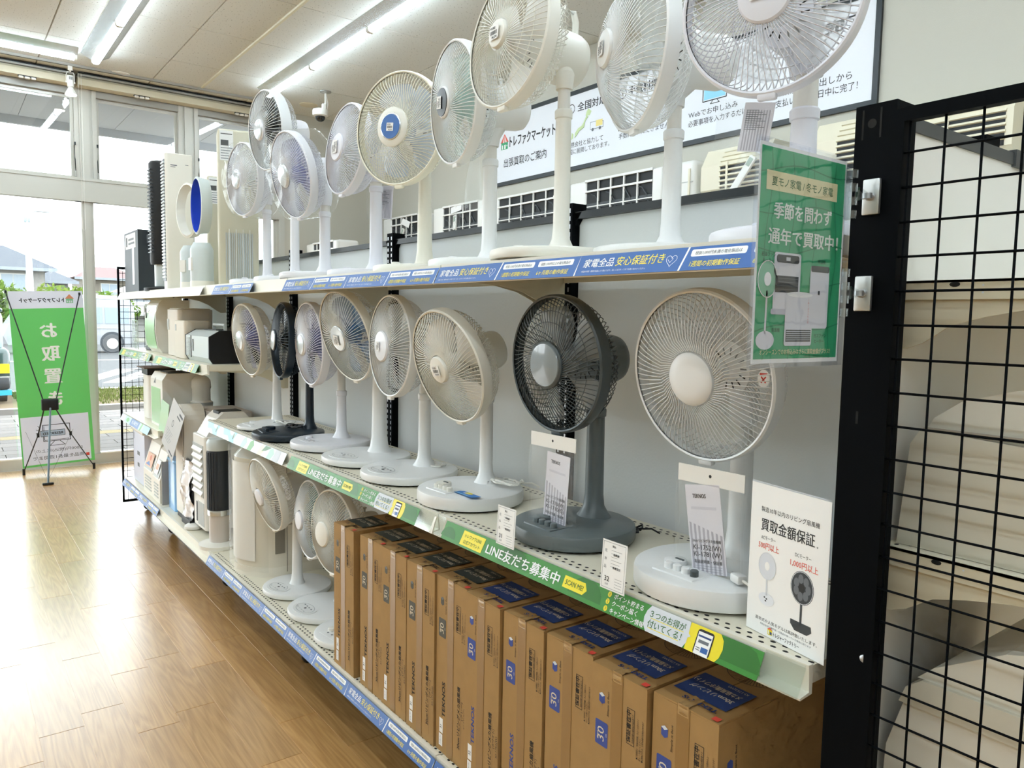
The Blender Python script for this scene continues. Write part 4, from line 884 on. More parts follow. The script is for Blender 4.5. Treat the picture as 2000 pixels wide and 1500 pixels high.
MB().box((0, 0, .0032), (GW, GH, .0038), m_slv).box((0, 0, -.0030), (GW, GH, -.0024), m_slv).box((0, 0, -.0024), (.003, GH, .0032), m_slv).box((0, 0, -.0024), (GW, .003, .0032), m_slv).obj('sleeve', None, t, gm)
m_acr = clear('clear clip acrylic', (.94, .96, .96), .1, .08)
m_mag = mat('brushed magnet', '#c4c6c4', .28, .75)
for z, yy, lb in ((1.781, -.0615, 'upper'), (1.634, -.057, 'lower')):
    t = thing('sign_clip', '%s clear clip on a square steel magnet holding the green sign' % lb, 'clip', (-.0005, yy, z), group='sign clips on the black post')
    MB().rbox((-.007, -.0135, -.027), (0, .0135, .027), .002, 2, m_mag).obj('magnet_plate', None, t)
    MB().lathe([(.0065, 0), (.0065, .006), (.003, .012)], 14, m_steel, T(-.007, 0, 0) @ RY(-90)).lathe([(.0075, -.004), (.0075, .004)], 14, m_steel, T(-.016, 0, 0)).obj('ball_joint', None, t)
    MB().prism([(-.02, -.004), (-.02, .004), (-.045, .010), (-.045, -.010)], 'y', -.004, .004, m_acr).obj('stem', None, t)
    cl = MB().box((-.062, -.004+.012, -.038), (-.045, -.0015+.012, .038), m_acr).box((-.062, .0015+.012, -.038), (-.045, .004+.012, .038), m_acr)
    cl.obj('jaw', None, t)
    for zz in (-.03, -.01, .01, .03): MB().tube([(-.046, .006, zz-.006), (-.046, .006, zz+.006)], .006, 10, m_acr).obj('hinge_barrel', None, t)
# white price-guarantee card
t = thing('sign_card', 'white sign card with two printed fans leaning at the end of the middle shelf', 'sign', (.058, .172, MD))
cm_ = basis((-.035, -.181, 0), (0.0, 0, 1), (0, 0, .0005)); CWd, CHt = .186, .285
MB().box((0, 0, -.0022), (CWd, CHt, -.0012), m_slv).box((0.001, 0.001, -.0010), (CWd-.001, CHt-.003, 0), c_white).obj('card', None, t, cm_)
p = Print(); c_ore = mat('card red', '#e4695a', .5); c_dark = mat('card black', '#2c2d2e', .6)
p.lay(1).text('製造10年以内のリビング扇風機', CWd*.51, .232, .0105, c_dark, 'c', fit=.135, bold=.004).text('買取金額保証', CWd*.49, .198, .025, c_dark, 'c', fit=.125, bold=.016).text('※', .158, .196, .006, c_grey)
p.text('ACモーター', .03, .180, .009, c_dark, fit=.035).text('500円以上', .024, .163, .014, c_ore, fit=.05, bold=.014).text('DCモーター', .112, .170, .009, c_dark, fit=.036).text('1,000円以上', .102, .152, .014, c_ore, fit=.062, bold=.014)
p.lay(1).ell(.048, .132, .021, .025, mat('card pale fan', '#dbe0e8', .5)); p.lay(2).ring(.048, .132, .021, .025, .001, c_palegrey); p.ell(.048, .132, .006, .008, c_white); p.line([(.048, .107), (.049, .078)], .0035, c_palegrey); p.ell(.049, .070, .019, .012, mat('card base', '#e6ebf2', .5)); p.lay(3).ell(.045, .073, .002, .0015, c_dark, 8).ell(.050, .071, .002, .0015, c_dark, 8).ell(.048, .067, .002, .0015, c_dark, 8)
p.lay(1).ell(.131, .118, .026, .030, c_appd); p.lay(2).ring(.131, .118, .0245, .0285, .0012, c_palegrey)
for i in range(7):
    a = 2*pi*i/7; p.ell(.131+.014*cos(a), .118+.016*sin(a), .006, .0085, c_grey, 10)
p.lay(3).ell(.131, .118, .007, .008, c_dark); p.lay(1).line([(.131, .088), (.131, .052)], .005, c_appd); p.poly([(.108, .056), (.154, .056), (.156, .046), (.146, .038), (.118, .038), (.108, .048)], c_appd)
p.text('高年式や人気モデルは高評価いたします。', CWd*.52, .0265, .0075, c_dark, 'c', fit=.145).text('※保証金額は動作品・付属品が揃っている場合に限ります', CWd*.52, .0195, .004, c_grey, 'c', fit=.12).text('トレジャーファクトリー', .07, .0075, .0095, c_dark, fit=.06, bold=.02)
p.lay(1).rect(.056, .0065, .067, .0165, c_gold); p.lay(2).rect(.0575, .008, .060, .0145, c_white).rect(.062, .008, .0665, .013, c_navy).poly([(.055, .0165), (.068, .0165), (.0615, .021)], c_ore)
p.obj('print', t, cm_)
# small price cards on the shelf edge
def pcard(yl, zb, w, h, num, label):
    t = thing('price_card', label, 'price card', (-.03, yl, zb), group='price cards on the middle shelf edge'); m = basis((0, -1, 0), (.06, 0, 1), (0, 0, 0))
    MB().box((0, 0, -.0008), (w, h, 0), c_white).obj('card', None, t, m)
    p = Print(); p.lay(1).line([(.004, .004), (w-.004, .004), (w-.004, h-.004), (.004, h-.004)], .0007, c_grey, True)
    for i, s_ in enumerate('見本品'): p.text(s_, .008, h-.026-.017*i, .008, c_grey)
    for i in range(6): p.rect(.028, h-.02-.007*i, w-.014-.006*(i % 3), h-.0194-.007*i, c_grey)
    p.text('税込', .03, h-.013, .0055, c_dark, bold=.01).text('扇風機', .034, h-.03, .006, c_dark, 'l', bold=.01).text('数量限定', .034, h-.058, .006, c_dark, bold=.01)
    p.text(num, .012, .018, .0155, c_dark, bold=.02).text('在庫', .014, .010, .005, c_grey)
    for i in range(4): p.rect(.042, .010+.006*i, w-.010, .0106+.006*i, c_grey)
    p.obj('print', t, m)
pcard(.868, 1.012, .076, .100, '31', 'small white price card numbered 31 left of the grey fan base'); pcard(.482, 1.012, .073, .106, '32', 'small white price card numbered 32 right of the grey fan base')
# manuals in clear header bags hung from the grille rims
m_film = clear('clear poly bag', (.97, .98, .98), .035, .22, bump=.2, bscale=20, tint=.04, gz=.4)
c_lil = mat('manual lilac white', '#e3e0e8', .6); c_lil2 = mat('manual stripe', '#b3afba', .6)
def manual(label, org, right, w, wh, h, lx, tilt, lines, hole=.5):
    t = thing('manual_bag', label, 'manual', org, group='manuals hung in clear bags'); m = basis(right, (0, 0, 1), (0, 0, 0))
    def wav(u, v): return (u*w, -v*(h), .004*sin(u*5+v*7)+.003*sin(u*11))
    MB().sheet(lambda u, v: (u*w, -wh-v*(h-wh), .006+.003*sin(u*6+v*5)), 10, 14, m_film).sheet(lambda u, v: (u*w, -wh-v*(h-wh), -.004+.003*sin(u*4+v*8)), 10, 14, m_film).obj('bag', None, t, m, sharp=False)
    MB().box((0, -wh, -.001), (w, 0, .001), mat('header card', '#eceae4', .35)).obj('header', None, t, m)
    p = Print(); p.ell(w*hole, -wh*.45, .0035, .0035, c_dark, 14); p.obj('hang_hole', t, m @ T(0, 0, .001))
    lw, lh = .088, .185; lm = m @ T(lx, -wh-.008, .001) @ RZ(tilt)
    MB().box((0, -lh, -.001), (lw, 0, 0), c_lil).obj('leaflet', None, t, lm)
    p = Print(); p.lay(1).text('TEKNOS', .018, -.028, .012, c_dark, fit=.034, bold=.04); p.rect(.012, -.052, lw-.012, -.046, mat('manual faint', '#d3d0da', .6))
    for i in range(8): p.poly([(.004+i*.0108, -.185), (.0092+i*.0108, -.185), (.0092+i*.0108, -.080-.0035*i), (.004+i*.0108, -.078-.0035*i)], c_lil2)
    p.lay(2).text(lines[0], lw/2, -.120, .0078, c_dark, 'c', fit=.072, bold=.012)
    for i, s_ in enumerate(lines[1:3]): p.text(s_, lw/2, -.136-.014*i, .0145, c_dark, 'c', fit=.07, bold=.01)
    p.text('取扱説明書・保証書', lw/2, -.164, .0085, c_dark, 'c', fit=.07, bold=.01)
    for i in range(3): p.rect(.01, -.170-.005*i, lw-.01, -.1695+-.005*i, c_grey)
    p.obj('leaflet_print', t, lm)
manual('manual in a clear bag hanging below the grey fan', (.108, .903, 1.288), (.02, -1, 0), .175, .036, .25, .068, -4, ('30cmリビングメカ扇風機', 'KI-1710(W)', 'KI-1710(G)'))
manual('manual in a clear bag hanging below the large white fan', (.105, .390, 1.285), (.03, -1, 0), .165, .036, .225, .018, 9, ('30cmリビングメカ扇風機', 'KI-1752(W)', 'KI-1781(W)'))
def manual_small(label, org, right, w, h, tilt):
    t = thing('manual_bag', label, 'manual', org, group='manuals hung in clear bags'); m = basis(right, (0, 0, 1), (0, 0, 0)) @ RZ(tilt)
    MB().sheet(lambda u, v: (u*w, -v*h, .004+.004*sin(u*6+v*5)), 10, 12, m_film).obj('bag', None, t, m, sharp=False)
    MB().box((w*.45, -h*.97, -.002), (w*.98, -.005, 0), c_lil).obj('leaflet', None, t, m)
    p = Print()
    for i in range(9): p.rect(w*.5+i*w*.05, -h*.95, w*.5+i*w*.05+w*.024, -.02, c_lil2)
    p.lay(2)
    for i in range(10): p.rect(w*.5, -h*.2-i*h*.04, w*.72+(i % 3)*w*.07, -h*.2-i*h*.04+h*.012, c_grey)
    p.obj('leaflet_print', t, m)
manual_small('striped manual in a clear bag hanging below the large close top fan', (.16, .36, 2.045), (.35, -1, 0), .115, .105, -8)
manual_small('striped manual in a clear bag behind the lavender-white fan', (.30, 2.27, 2.13), (.1, -1, 0), .19, .14, -6)
t = thing('plastic_pouch', 'crumpled clear pouch hanging from the black-hubbed fan', 'bag', (.15, 1.26, 2.07))
MB().sheet(lambda u, v: (.03*sin(u*2*pi)*(.3+v*(1.2-v*.7)), .045*cos(u*2*pi)*(.25+v*(1.3-v*.9)), -.16*v+.006*sin(u*20)), 20, 12, m_film).obj('pouch', None, t, sharp=False)
# plug and cord on the nearest base, warning sticker
t = thing('power_plug', 'white two-pin plug lying on the base of the large white fan', 'plug', (.10, .245, 1.068), -20)
MB().rbox((-.0, -.03, 0), (.022, 0, .018), .004, 2, m_fw).obj('plug_body', None, t); MB().box((.004, 0, .006), (.0055, .016, .013), m_steel).obj('prong', None, t); MB().box((.015, 0, .006), (.0165, .016, .013), m_steel).obj('prong', None, t); MB().tube([(.011, -.03, .009), (.012, -.05, .007), (.03, -.07, .006), (.07, -.07, .004)], .003, 6, m_cordw).obj('lead', None, t)
p = Print(); p.ell(0, 0, .014, .018, m_stk); p.lay(2).line([(-.005, -.008), (.005, .003)], .003, c_red).line([(.005, -.008), (-.005, .003)], .003, c_red).rect(-.009, .007, .009, .011, c_red); under(p.obj('warning_sticker', None, basis((0, -1, 0), (0, 0, 1), (.165, .232, 1.475))), FANS['large white fan with a plain white hub nearest the green sign'])
p = Print()
p.poly([(-.07, -.012), (.06, -.012), (.07, .02), (-.02, .02)], mat('sticker blue', '#1d77c8', .4)); p.lay(2).ell(.015, .012, .018, .009, c_gold).text('省エネ', -.005, .003, .012, c_white, bold=.02).rect(-.03, -.008, .04, -.004, c_cyan); under(p.obj('product_sticker', None, basis((0, -1, 0), (1, 0, 0), (.085, 1.20, 1.0615))), FANS['cream fan with a plain round hub and a blue sticker on its base'])
# carry handle of the cream-white fan
MB().tube([(-.02, 0, -.01), (-.018, 0, .05), (0, 0, .068), (.03, 0, .062), (.038, 0, .04), (.036, 0, -.03)], .009, 10, m_fc).obj('carry_handle', None, None, T(.215, .93, 2.345))
under(bpy.data.objects['carry_handle'], FANS['cream-white fan with a carry handle behind its motor'])
# ================================================================ end-cap display behind the mesh
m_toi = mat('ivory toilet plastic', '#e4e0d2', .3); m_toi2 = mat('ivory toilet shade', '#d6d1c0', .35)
t = thing('end_panel_frame', 'white end panel with a grey top rail behind the mesh', 'panel', (.55, -.05, 0))
MB().box((-.47, -.004, .1), (.75, .012, 1.9), mat('white end panel', '#e9e8e4', .5)).obj('panel', None, t)
MB().box((-.47, -.008, 1.9), (.75, .014, 1.922), mat('grey top rail', '#46494a', .5)).obj('top_rail', None, t)
MB().box((-.03, -.012, 1.896), (.03, .016, 1.928), mat('grey top rail', '#46494a', .5)).obj('rail_joint', None, t)
def endshelf(z, label):
    t = thing('end_shelf', label, 'shelf', (.09, -.055, z), group='end-cap shelves')
    MB().box((0, -.45, -.004), (.9, -.005, 0), m_deck).obj('deck', None, t); MB().box((0, -.462, -.034), (.9, -.45, .002), m_lip).obj('front_rail', None, t); MB().box((.896, -.45, -.030), (.9, -.005, -.004), m_brk).obj('side_lip', None, t); MB().prism([(-.003, -.03), (-.44, -.03), (-.3, -.036), (-.14, -.056), (-.05, -.098), (-.003, -.109)], 'x', .888, .892, m_brk).obj('bracket', None, t)
    MB().prism([(-.003, 0), (-.45, 0), (-.45, -.030), (-.018, -.030), (-.003, -.024)], 'x', 0, .004, m_brk).obj('side_lip', None, t)
    MB().prism([(-.003, -.026), (-.44, -.026), (-.44, -.034), (-.30, -.036), (-.2, -.044), (-.14, -.056), (-.09, -.070), (-.05, -.098), (-.025, -.108), (-.003, -.109)], 'x', .006, .010, m_brk).obj('bracket', None, t)
    p = Print()
    for i in range(17):
        for r in (0, 1): p.ell(.02+i*.025+.0125*r, -.022-.018*r, .0055, .0035, m_hole, 8)
    p.obj('perforations', t, T(0, 0, .0003))['kind'] = 'stuff'
    p = Print(); p.ell(.095, -.007, .008, .004, m_hole, 10); p.lay(1).ell(.135, -.009, .0016, .0016, c_palegrey, 8).ell(.135, -.02, .0016, .0016, c_palegrey, 8); p.obj('lip_marks', t, basis((0, -1, 0), (0, 0, 1), (-.0003, 0, 0)))
    return t
endshelf(1.657, 'upper end-cap shelf behind the mesh, empty'); endshelf(1.222, 'lower end-cap shelf behind the mesh under the upright toilet seat')
endshelf(.62, 'lowest end-cap shelf behind the mesh')
# upright toilet seat lid on the lower shelf
t = thing('bidet_toilet', 'ivory toilet seat lid standing upright on the shelf behind the mesh', 'toilet seat', (.13, -.03, 1.223))
P = [(-.045, 0), (-.05, .10), (-.06, .17), (-.085, .215), (-.125, .245), (-.2, .268), (-.38, .275), (-.42, .26), (-.42, 0)]
MB().prism(P, 'x', 0, .06, m_toi).obj('lid', None, t); MB().rbox((.06, -.40, 0), (.30, -.07, .20), .04, 4, m_toi).obj('seat_box', None, t)
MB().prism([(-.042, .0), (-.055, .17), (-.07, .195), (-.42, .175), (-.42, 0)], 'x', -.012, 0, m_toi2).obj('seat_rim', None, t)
MB().box((-.013, -.42, .196), (-.0005, -.075, .1985), mat('seam shade', '#a89f90', .6)).obj('seam', None, t)
t = thing('bidet_toilet', 'large ivory bidet toilet unit lying low behind the mesh', 'toilet seat', (.12, -.045, .62+.002))
P = [(-.02, 0), (-.025, .2), (-.05, .30), (-.065, .355), (-.085, .375), (-.23, .47), (-.42, .50), (-.42, 0)]
MB().prism([(-.02, 0), (-.03, .25), (-.055, .335), (-.42, .335), (-.42, 0)], 'x', .0, .42, m_toi).obj('body', None, t)
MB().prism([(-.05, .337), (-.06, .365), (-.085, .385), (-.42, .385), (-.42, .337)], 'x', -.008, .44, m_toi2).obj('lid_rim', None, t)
MB().prism([(-.075, .385), (-.1, .41), (-.2, .47), (-.34, .51), (-.42, .515), (-.42, .385)], 'x', .0, .42, m_toi).obj('lid', None, t)
# ================================================================ right wall: framed poster and air conditioners
c_pos = mat('poster white', '#e9ebf0', .5); c_ink2 = mat('poster ink', '#2b2d30', .6)
t = thing('wall_poster', 'long white framed poster with Japanese print and icons on the cream wall', 'poster', (3.385, 3.75, 2.93))
PL_, PH = 3.9, .625
wm = basis((0, -1, 0), (0, 0, 1), (0, PL_/2, 0))
MB().box((0, 0, -.012), (PL_, PH, -.002), c_pos).obj('sheet', None, t, wm)
for nm, a, b in (('frame_top', (-.02, PH-.005, -.013), (PL_+.02, PH+.03, .008)), ('frame_bottom', (-.02, -.03, -.013), (PL_+.02, .005, .008)), ('frame_side', (-.03, -.03, -.013), (.005, PH+.03, .008)), ('frame_side', (PL_-.005, -.03, -.013), (PL_+.03, PH+.03, .008))): MB().box(a, b, m_blk2).obj(nm, None, t, wm)
def px(Y): return 5.70-Y
p = Print(); p.lay(1)
x = px(5.60)
p.poly([(x, .32), (x+.11, .32), (x+.11, .39), (x, .39)], c_sg); p.poly([(x-.012, .385), (x+.122, .385), (x+.055, .47)], c_ore); p.lay(2).poly([(x+.03, .385), (x+.05, .385), (x+.053, .455)], c_white).poly([(x+.07, .385), (x+.09, .385), (x+.057, .455)], c_white).rect(x+.015, .325, x+.03, .365, c_white).rect(x+.05, .325, x+.075, .365, c_white).rect(x+.09, .345, x+.1, .36, c_white)
p.lay(1).text('トレファクマーケット', x+.14, .335, .115, c_ink2, fit=.69, bold=.035).text('出張買取のご案内', x+.05, .15, .09, c_ink2, fit=.66, bold=.006)
x = px(4.60); p.ring(x+.05, .505, .04, .04, .006, c_ink2); p.text('1', x+.04, .485, .055, c_ink2).text('全国対応', x+.13, .475, .08, c_ink2, fit=.36, bold=.016).text('提携会社と協力して', x+.0, .175, .05, c_ink2, fit=.46).text('全国に展開しております。', x-.02, .115, .05, c_ink2, fit=.56)
c_map = mat('map green', '#c9dba6', .6); c_tru = mat('truck yellow', '#ecd98a', .6)
p.poly([(x+.10, .25), (x+.13, .27), (x+.16, .30), (x+.22, .32), (x+.235, .37), (x+.27, .40), (x+.25, .42), (x+.21, .36), (x+.19, .34), (x+.14, .325), (x+.10, .29)], c_map).poly([(x+.235, .415), (x+.29, .41), (x+.31, .44), (x+.27, .47), (x+.25, .45)], c_map).poly([(x+.05, .24), (x+.08, .25), (x+.085, .285), (x+.06, .30)], c_map)
p.lay(2).line([(x+.10, .25), (x+.13, .27), (x+.16, .30), (x+.22, .32), (x+.235, .37), (x+.27, .40)], .003, c_gtext)
p.lay(1).rr(x+.30, .285, x+.41, .345, .008, c_pos); p.line([(x+.30, .285), (x+.46, .285), (x+.46, .33), (x+.41, .345), (x+.30, .345)], .004, c_grey, True).lay(2).rect(x+.37, .30, x+.45, .35, c_tru).lay(3); p.ell(x+.33, .28, .014, .014, c_grey, 12).ell(x+.42, .28, .014, .014, c_grey, 12)
p.lay(1); x = px(3.90); p.text('出張料・キャンセル料', x-.06, .21, .05, c_ink2, fit=.52).text('手数料はいただきません。', x-.05, .145, .05, c_ink2, fit=.56); p.ring(x-.02, .505, .04, .04, .006, c_ink2); p.text('2', x-.034, .485, .055, c_ink2).text('手数料無料', x+.05, .475, .08, c_ink2, fit=.40, bold=.016)
x = px(3.22); p.text('Webでお申し込み', x, .17, .05, c_ink2, fit=.44).text('必要事項を入力するだけ', x, .105, .05, c_ink2, fit=.52); p.ring(x+.03, .505, .04, .04, .006, c_ink2); p.text('3', x+.016, .485, .055, c_ink2).text('簡単申込', x+.10, .475, .08, c_ink2, fit=.34, bold=.016)
p.rect(x+.14, .27, x+.33, .40, c_cyan); p.line([(x+.13, .26), (x+.34, .26), (x+.34, .41), (x+.13, .41)], .007, c_ink2, True).line([(x+.22, .255), (x+.20, .235), (x+.28, .235), (x+.26, .255)], .005, c_ink2)
x = px(2.52); p.text('お品物の引き出しから', x+.02, .165, .055, c_ink2, fit=.56).text('お支払いまで即日中に完了！', x, .095, .055, c_ink2, fit=.62); p.line([(x+.37, .27), (x+.39, .245), (x+.41, .27), (x+.39, .295)], .004, c_ink2, True); p.ring(x+.05, .505, .04, .04, .006, c_ink2); p.text('4', x+.034, .485, .055, c_ink2).text('即日完了', x+.13, .475, .08, c_ink2, fit=.5, bold=.05)
p.obj('print', t, wm @ T(0, 0, -.001))
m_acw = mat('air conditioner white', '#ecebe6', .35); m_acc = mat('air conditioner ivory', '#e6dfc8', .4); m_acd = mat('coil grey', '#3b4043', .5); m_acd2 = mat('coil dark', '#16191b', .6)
m_pt_ = mat('seam grey', '#b8bab6', .5)
def ac(label, y0, y1, z1, style, xf=3.12, zb=2.44):
    w = y1-y0; t = thing('air_conditioner', label, 'air conditioner', (xf, y0, zb), group='air conditioners along the cream wall'); h = z1-zb
    if style == 'louver':
        MB().prism([(.26, 0), (.05, 0), (.0, .05), (.0, h-.12), (.07, h), (.26, h)], 'y', 0, w, m_acc).obj('body', None, t)
        MB().box((.008, .1, h-.22), (.06, w-.1, h-.03), m_acd2).obj('recess', None, t) if False else None
        for i in range(8):
            z = h-.03-.034*i; x = .055-.012*min(i, 5) if z > h-.12 else .0
            xs_ = max(0, .07*(1-(h-z)/.12)) if z > h-.12 else 0
            MB().prism([(xs_-.012, z), (xs_-.006, z+.012), (xs_+.012, z+.006), (xs_+.006, z-.008)], 'y', .03, w-.16, m_acc).obj('louver', None, t)
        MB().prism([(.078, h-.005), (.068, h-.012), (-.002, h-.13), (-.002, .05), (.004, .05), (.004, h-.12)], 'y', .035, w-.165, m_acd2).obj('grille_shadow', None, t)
        for yy in (.3, .62): MB().box((-.012, yy, h-.30), (-.004, yy+.015, h-.11), m_acc).obj('grille_post', None, t)
    elif style == 'plain':
        MB().rbox((.0, 0, 0), (.24, w, h), .04, 4, m_acw).obj('body', None, t); MB().box((-.002, .01, h*.45), (.002, w-.01, h*.47), m_pt_).obj('seam', None, t)
    else:
        MB().rbox((.02, 0, 0), (.27, w, h), .03, 4, m_acw).obj('body', None, t)
        MB().rbox((.0, 0, 0), (.05, .10, h-.01), .015, 3, m_acw).obj('side_cheek', None, t); MB().rbox((.0, w-.2, 0), (.05, w, h-.01), .015, 3, m_acw).obj('side_cheek', None, t)
        MB().box((.012, .10, .0), (.022, w-.2, h-.02), m_acd2).obj('recess', None, t)
        n = 4
        for i in range(n):
            y = .11+(w-.33)*i/n; MB().tube([(.008, y+.02, .02), (.006, y+.04, .09), (.008, y+.09, .15), (.01, y+.14, .165)], .006, 6, m_acd).obj('duct_rib', None, t)
        MB().box((.004, .1, .05), (.012, w-.2, .09), m_acd).obj('coil', None, t)
        MB().box((-.006, .09, h-.022), (.03, w-.19, h-.004), m_acw).obj('top_bar', None, t); MB().box((-.006, .09, h-.105), (.01, w-.19, h-.090), m_acw).obj('middle_bar', None, t); MB().box((-.004, .09, .06), (.008, w-.19, .068), m_acw).obj('lower_bar', None, t)
        for i in range(1, n+1): MB().box((-.005, .1+(w-.3)*i/(n+1)-.006, .0), (.008, .1+(w-.3)*i/(n+1)+.006, h-.01), m_acw).obj('grille_post', None, t)
    MB().box((.25, .1, .02), (.28, w-.1, h-.05), m_steel).obj('wall_bracket', None, t)
ac('ivory louvered air conditioner seen through the top of the mesh', .93, 2.02, 2.79, 'louver'); ac('ivory louvered air conditioner behind the remote control bag', 2.33, 2.86, 2.77, 'louver')
ac('white air conditioner body just left of the ivory one', 2.92, 3.17, 2.725, 'plain'); ac('white air conditioner with an open grille below the poster number one', 3.22, 4.24, 2.725, 'open'); ac('white air conditioner with a clear bag, below the poster title', 4.28, 5.46, 2.725, 'open')
ac('white open-grille air conditioner left of the poster', 5.52, 6.45, 2.745, 'open'); ac('white open-grille air conditioner in the far corner', 6.7, 7.6, 2.735, 'open'); ac('small white open-grille air conditioner standing below the far window', 7.2, 8.05, 2.42, 'open', 2.35, 2.1)
t = thing('storage_cabinet', 'white cabinet carrying the small air conditioner in the far corner', 'cabinet', (2.5, 7.62, 0)); MB().box((-.15, -.46, 0), (.15, .46, 2.08), m_acw).obj('carcass', None, t); MB().box((-.156, -.45, .05), (-.15, -.005, 2.03), m_wht).obj('door', None, t); MB().box((-.156, .005, .05), (-.15, .45, 2.03), m_wht).obj('door', None, t); MB().box((-.16, -.47, 2.08), (.16, .47, 2.1), m_wht).obj('top', None, t)
# display ledge carrying the air conditioners
t = thing('wall_ledge', 'white ledge below the row of air conditioners', 'ledge', (3.25, 4.3, 2.40)); MB().box((-.15, -3.6, 0), (.148, 3.4, .035), m_wht).obj('board', None, t)
for y in (-3.2, -1.6, 0, 1.6, 3.1): MB().prism([(.148, 0), (.148, -.2), (.12, -.2), (-.1, -.02), (-.1, 0)], 'y', y, y+.03, m_wht).obj('bracket', None, t)
# remote controls in bags
def remote(label, org, w, h, tilt, txt=None):
    t = thing('remote_bag', label, 'remote control', org, group='remote controls in clear bags'); m = basis((0, -1, 0), (0.15, 0, 1), (0, 0, 0)) @ RZ(tilt)
    MB().box((0, h-.07, 0), (w, h, .002), m_stk).obj('header', None, t, m)
    MB().sheet(lambda u, v: (u*w, v*(h-.07), .02*sin(u*pi)*sin(v*pi*.9+.2)+.004*sin(u*17+v*9)), 14, 14, m_film).obj('bag', None, t, m, sharp=False)
    MB().rbox((w*.3, .02, -.012), (w*.3+.055, h-.1, .008), .006, 2, m_wht).obj('remote', None, t, m); MB().box((w*.3+.01, h-.17, .008), (w*.3+.045, h-.115, .0095), mat('lcd', '#9fae9f', .3)).obj('display', None, t, m)
    if txt:
        p = Print(); p.poly([(.03, h-.055), (.03, h-.025), (.052, h-.025)], c_navy); p.text(txt, .06, h-.055, .04, c_navy, fit=.15, bold=.03); p.obj('print', t, m @ T(0, 0, .0022))
remote('remote control in a long clear bag with a blue-lettered header card', (3.05, 2.66, 2.44), .24, .42, -32, 'DAIKIN'); remote('remote control in a clear bag hung on the open grille left of the poster', (3.08, 6.06, 2.45), .2, .27, 8)
remote('remote control in a clear bag hung in the far corner', (3.08, 7.2, 2.45), .2, .27, -18); remote('remote control in a clear bag hung below the poster number one', (3.09, 4.36, 2.43), .2, .24, 25)
# ================================================================ banner stand by the window (seen from behind, so the print shows reversed)
t = thing('banner_stand', 'green and white banner on a black X-frame stand seen from behind at the window', 'banner', (-.32, 7.95, 0))
c_bg = mat('banner green', '#7dd681', .6, transl=.28); c_bw = mat('banner white', '#e9ecf5', .6, transl=.22); c_bk = mat('banner ink', '#33383c', .6, transl=.3); c_bt = mat('banner text white', '#f6f8f7', .6)
# sheet corners: top left, top right, bottom right, bottom left (x, z), leaning a little
TL, TR, BR, BL_ = Vector((-.328, 1.748)), Vector((.302, 1.764)), Vector((.384, .052)), Vector((-.23, .060))
uu = (TR-TL).normalized(); BWd = .62; BHt = 1.70
bm4 = Matrix(((uu.x, -(BL_-TL).normalized().x, 0, BL_.x), (0, 0, -1, 0), (uu.y, -(BL_-TL).normalized().y, 0, BL_.y), (0, 0, 0, 1)))
MB().box((.0, .49, -.001), (BWd, BHt-.165, 0), c_bg).box((0, 0, -.001), (.012, .49, 0), c_bg).box((BWd-.03, 0, -.001), (BWd, .49, 0), c_bg).box((.012, 0, -.001), (BWd-.03, .02, 0), c_bg).obj('sheet', None, t, bm4)
MB().box((0, BHt-.165, -.001), (BWd, BHt, 0), c_bw).obj('title_panel', None, t, bm4); MB().box((.012, .02, -.001), (BWd-.03, .49, 0), c_bw).obj('notice_panel', None, t, bm4)
mir = MB(); q = Print(); q.lay(2)
q.text('トレファクマーケット', .165, BHt-.105, .05, c_bk, fit=.37, bold=.05)
x, y = .085, BHt-.105
q.poly([(x-.01, y+.03), (x+.07, y+.03), (x+.03, y+.075)], mat('banner orange', '#e8a07a', .6, transl=.4)).rect(x, y-.012, x+.06, y+.03, mat('banner emblem green', '#8fcf9f', .6, transl=.4)); q.lay(3).rect(x+.008, y-.008, x+.02, y+.012, c_bw).rect(x+.026, y-.008, x+.036, y+.012, c_bw).rect(x+.044, y-.004, x+.054, y+.012, c_bw); q.lay(2)
for i, ch in enumerate('お取置き'): q.text(ch, .315-.012*i*.4, BHt-.44-.222*i, .16, c_bt, 'c', bold=.03)
# monitor icon
q.line([(.2, .24), (.43, .24), (.43, .40), (.2, .40)], .006, c_bk, True).line([(.215, .25), (.42, .25), (.42, .39)], .004, c_bk).line([(.29, .235), (.25, .195), (.38, .195), (.34, .235)], .005, c_bk).line([(.46, .35), (.485, .36)], .005, c_bk).line([(.46, .33), (.49, .325)], .005, c_bk).line([(.45, .375), (.47, .395)], .005, c_bk)
q.rect(.245, .29, .45, .345, mat('banner tag', '#cfe0ee', .6, transl=.4)); q.line([(.245, .29), (.45, .29), (.45, .345), (.245, .345)], .005, c_bk, True); q.lay(3).text('RESERVED', .347, .303, .034, c_bk, 'c', fit=.17, bold=.03)
q.lay(2).text('5,000円(税込)以上の', .30, .135, .036, c_bk, 'c', fit=.40).text('商品を最長1週間まで', .31, .065, .04, c_bk, 'c', fit=.44); q.lay(2).rect(.045, .055, .075, .085, c_red)
q.mb.v = [(BWd-v[0], v[1], v[2]) for v in q.mb.v]
for f in q.mb.f: f.reverse()
q.obj('print', t, bm4)
m_rod = mat('black rod', '#0e1113', .35); hub = Vector((-.02, -.33, .705))
def rod(a, b, nm, r=.0055): MB().tube([a, b], r, 8, m_rod).obj(nm, None, t)
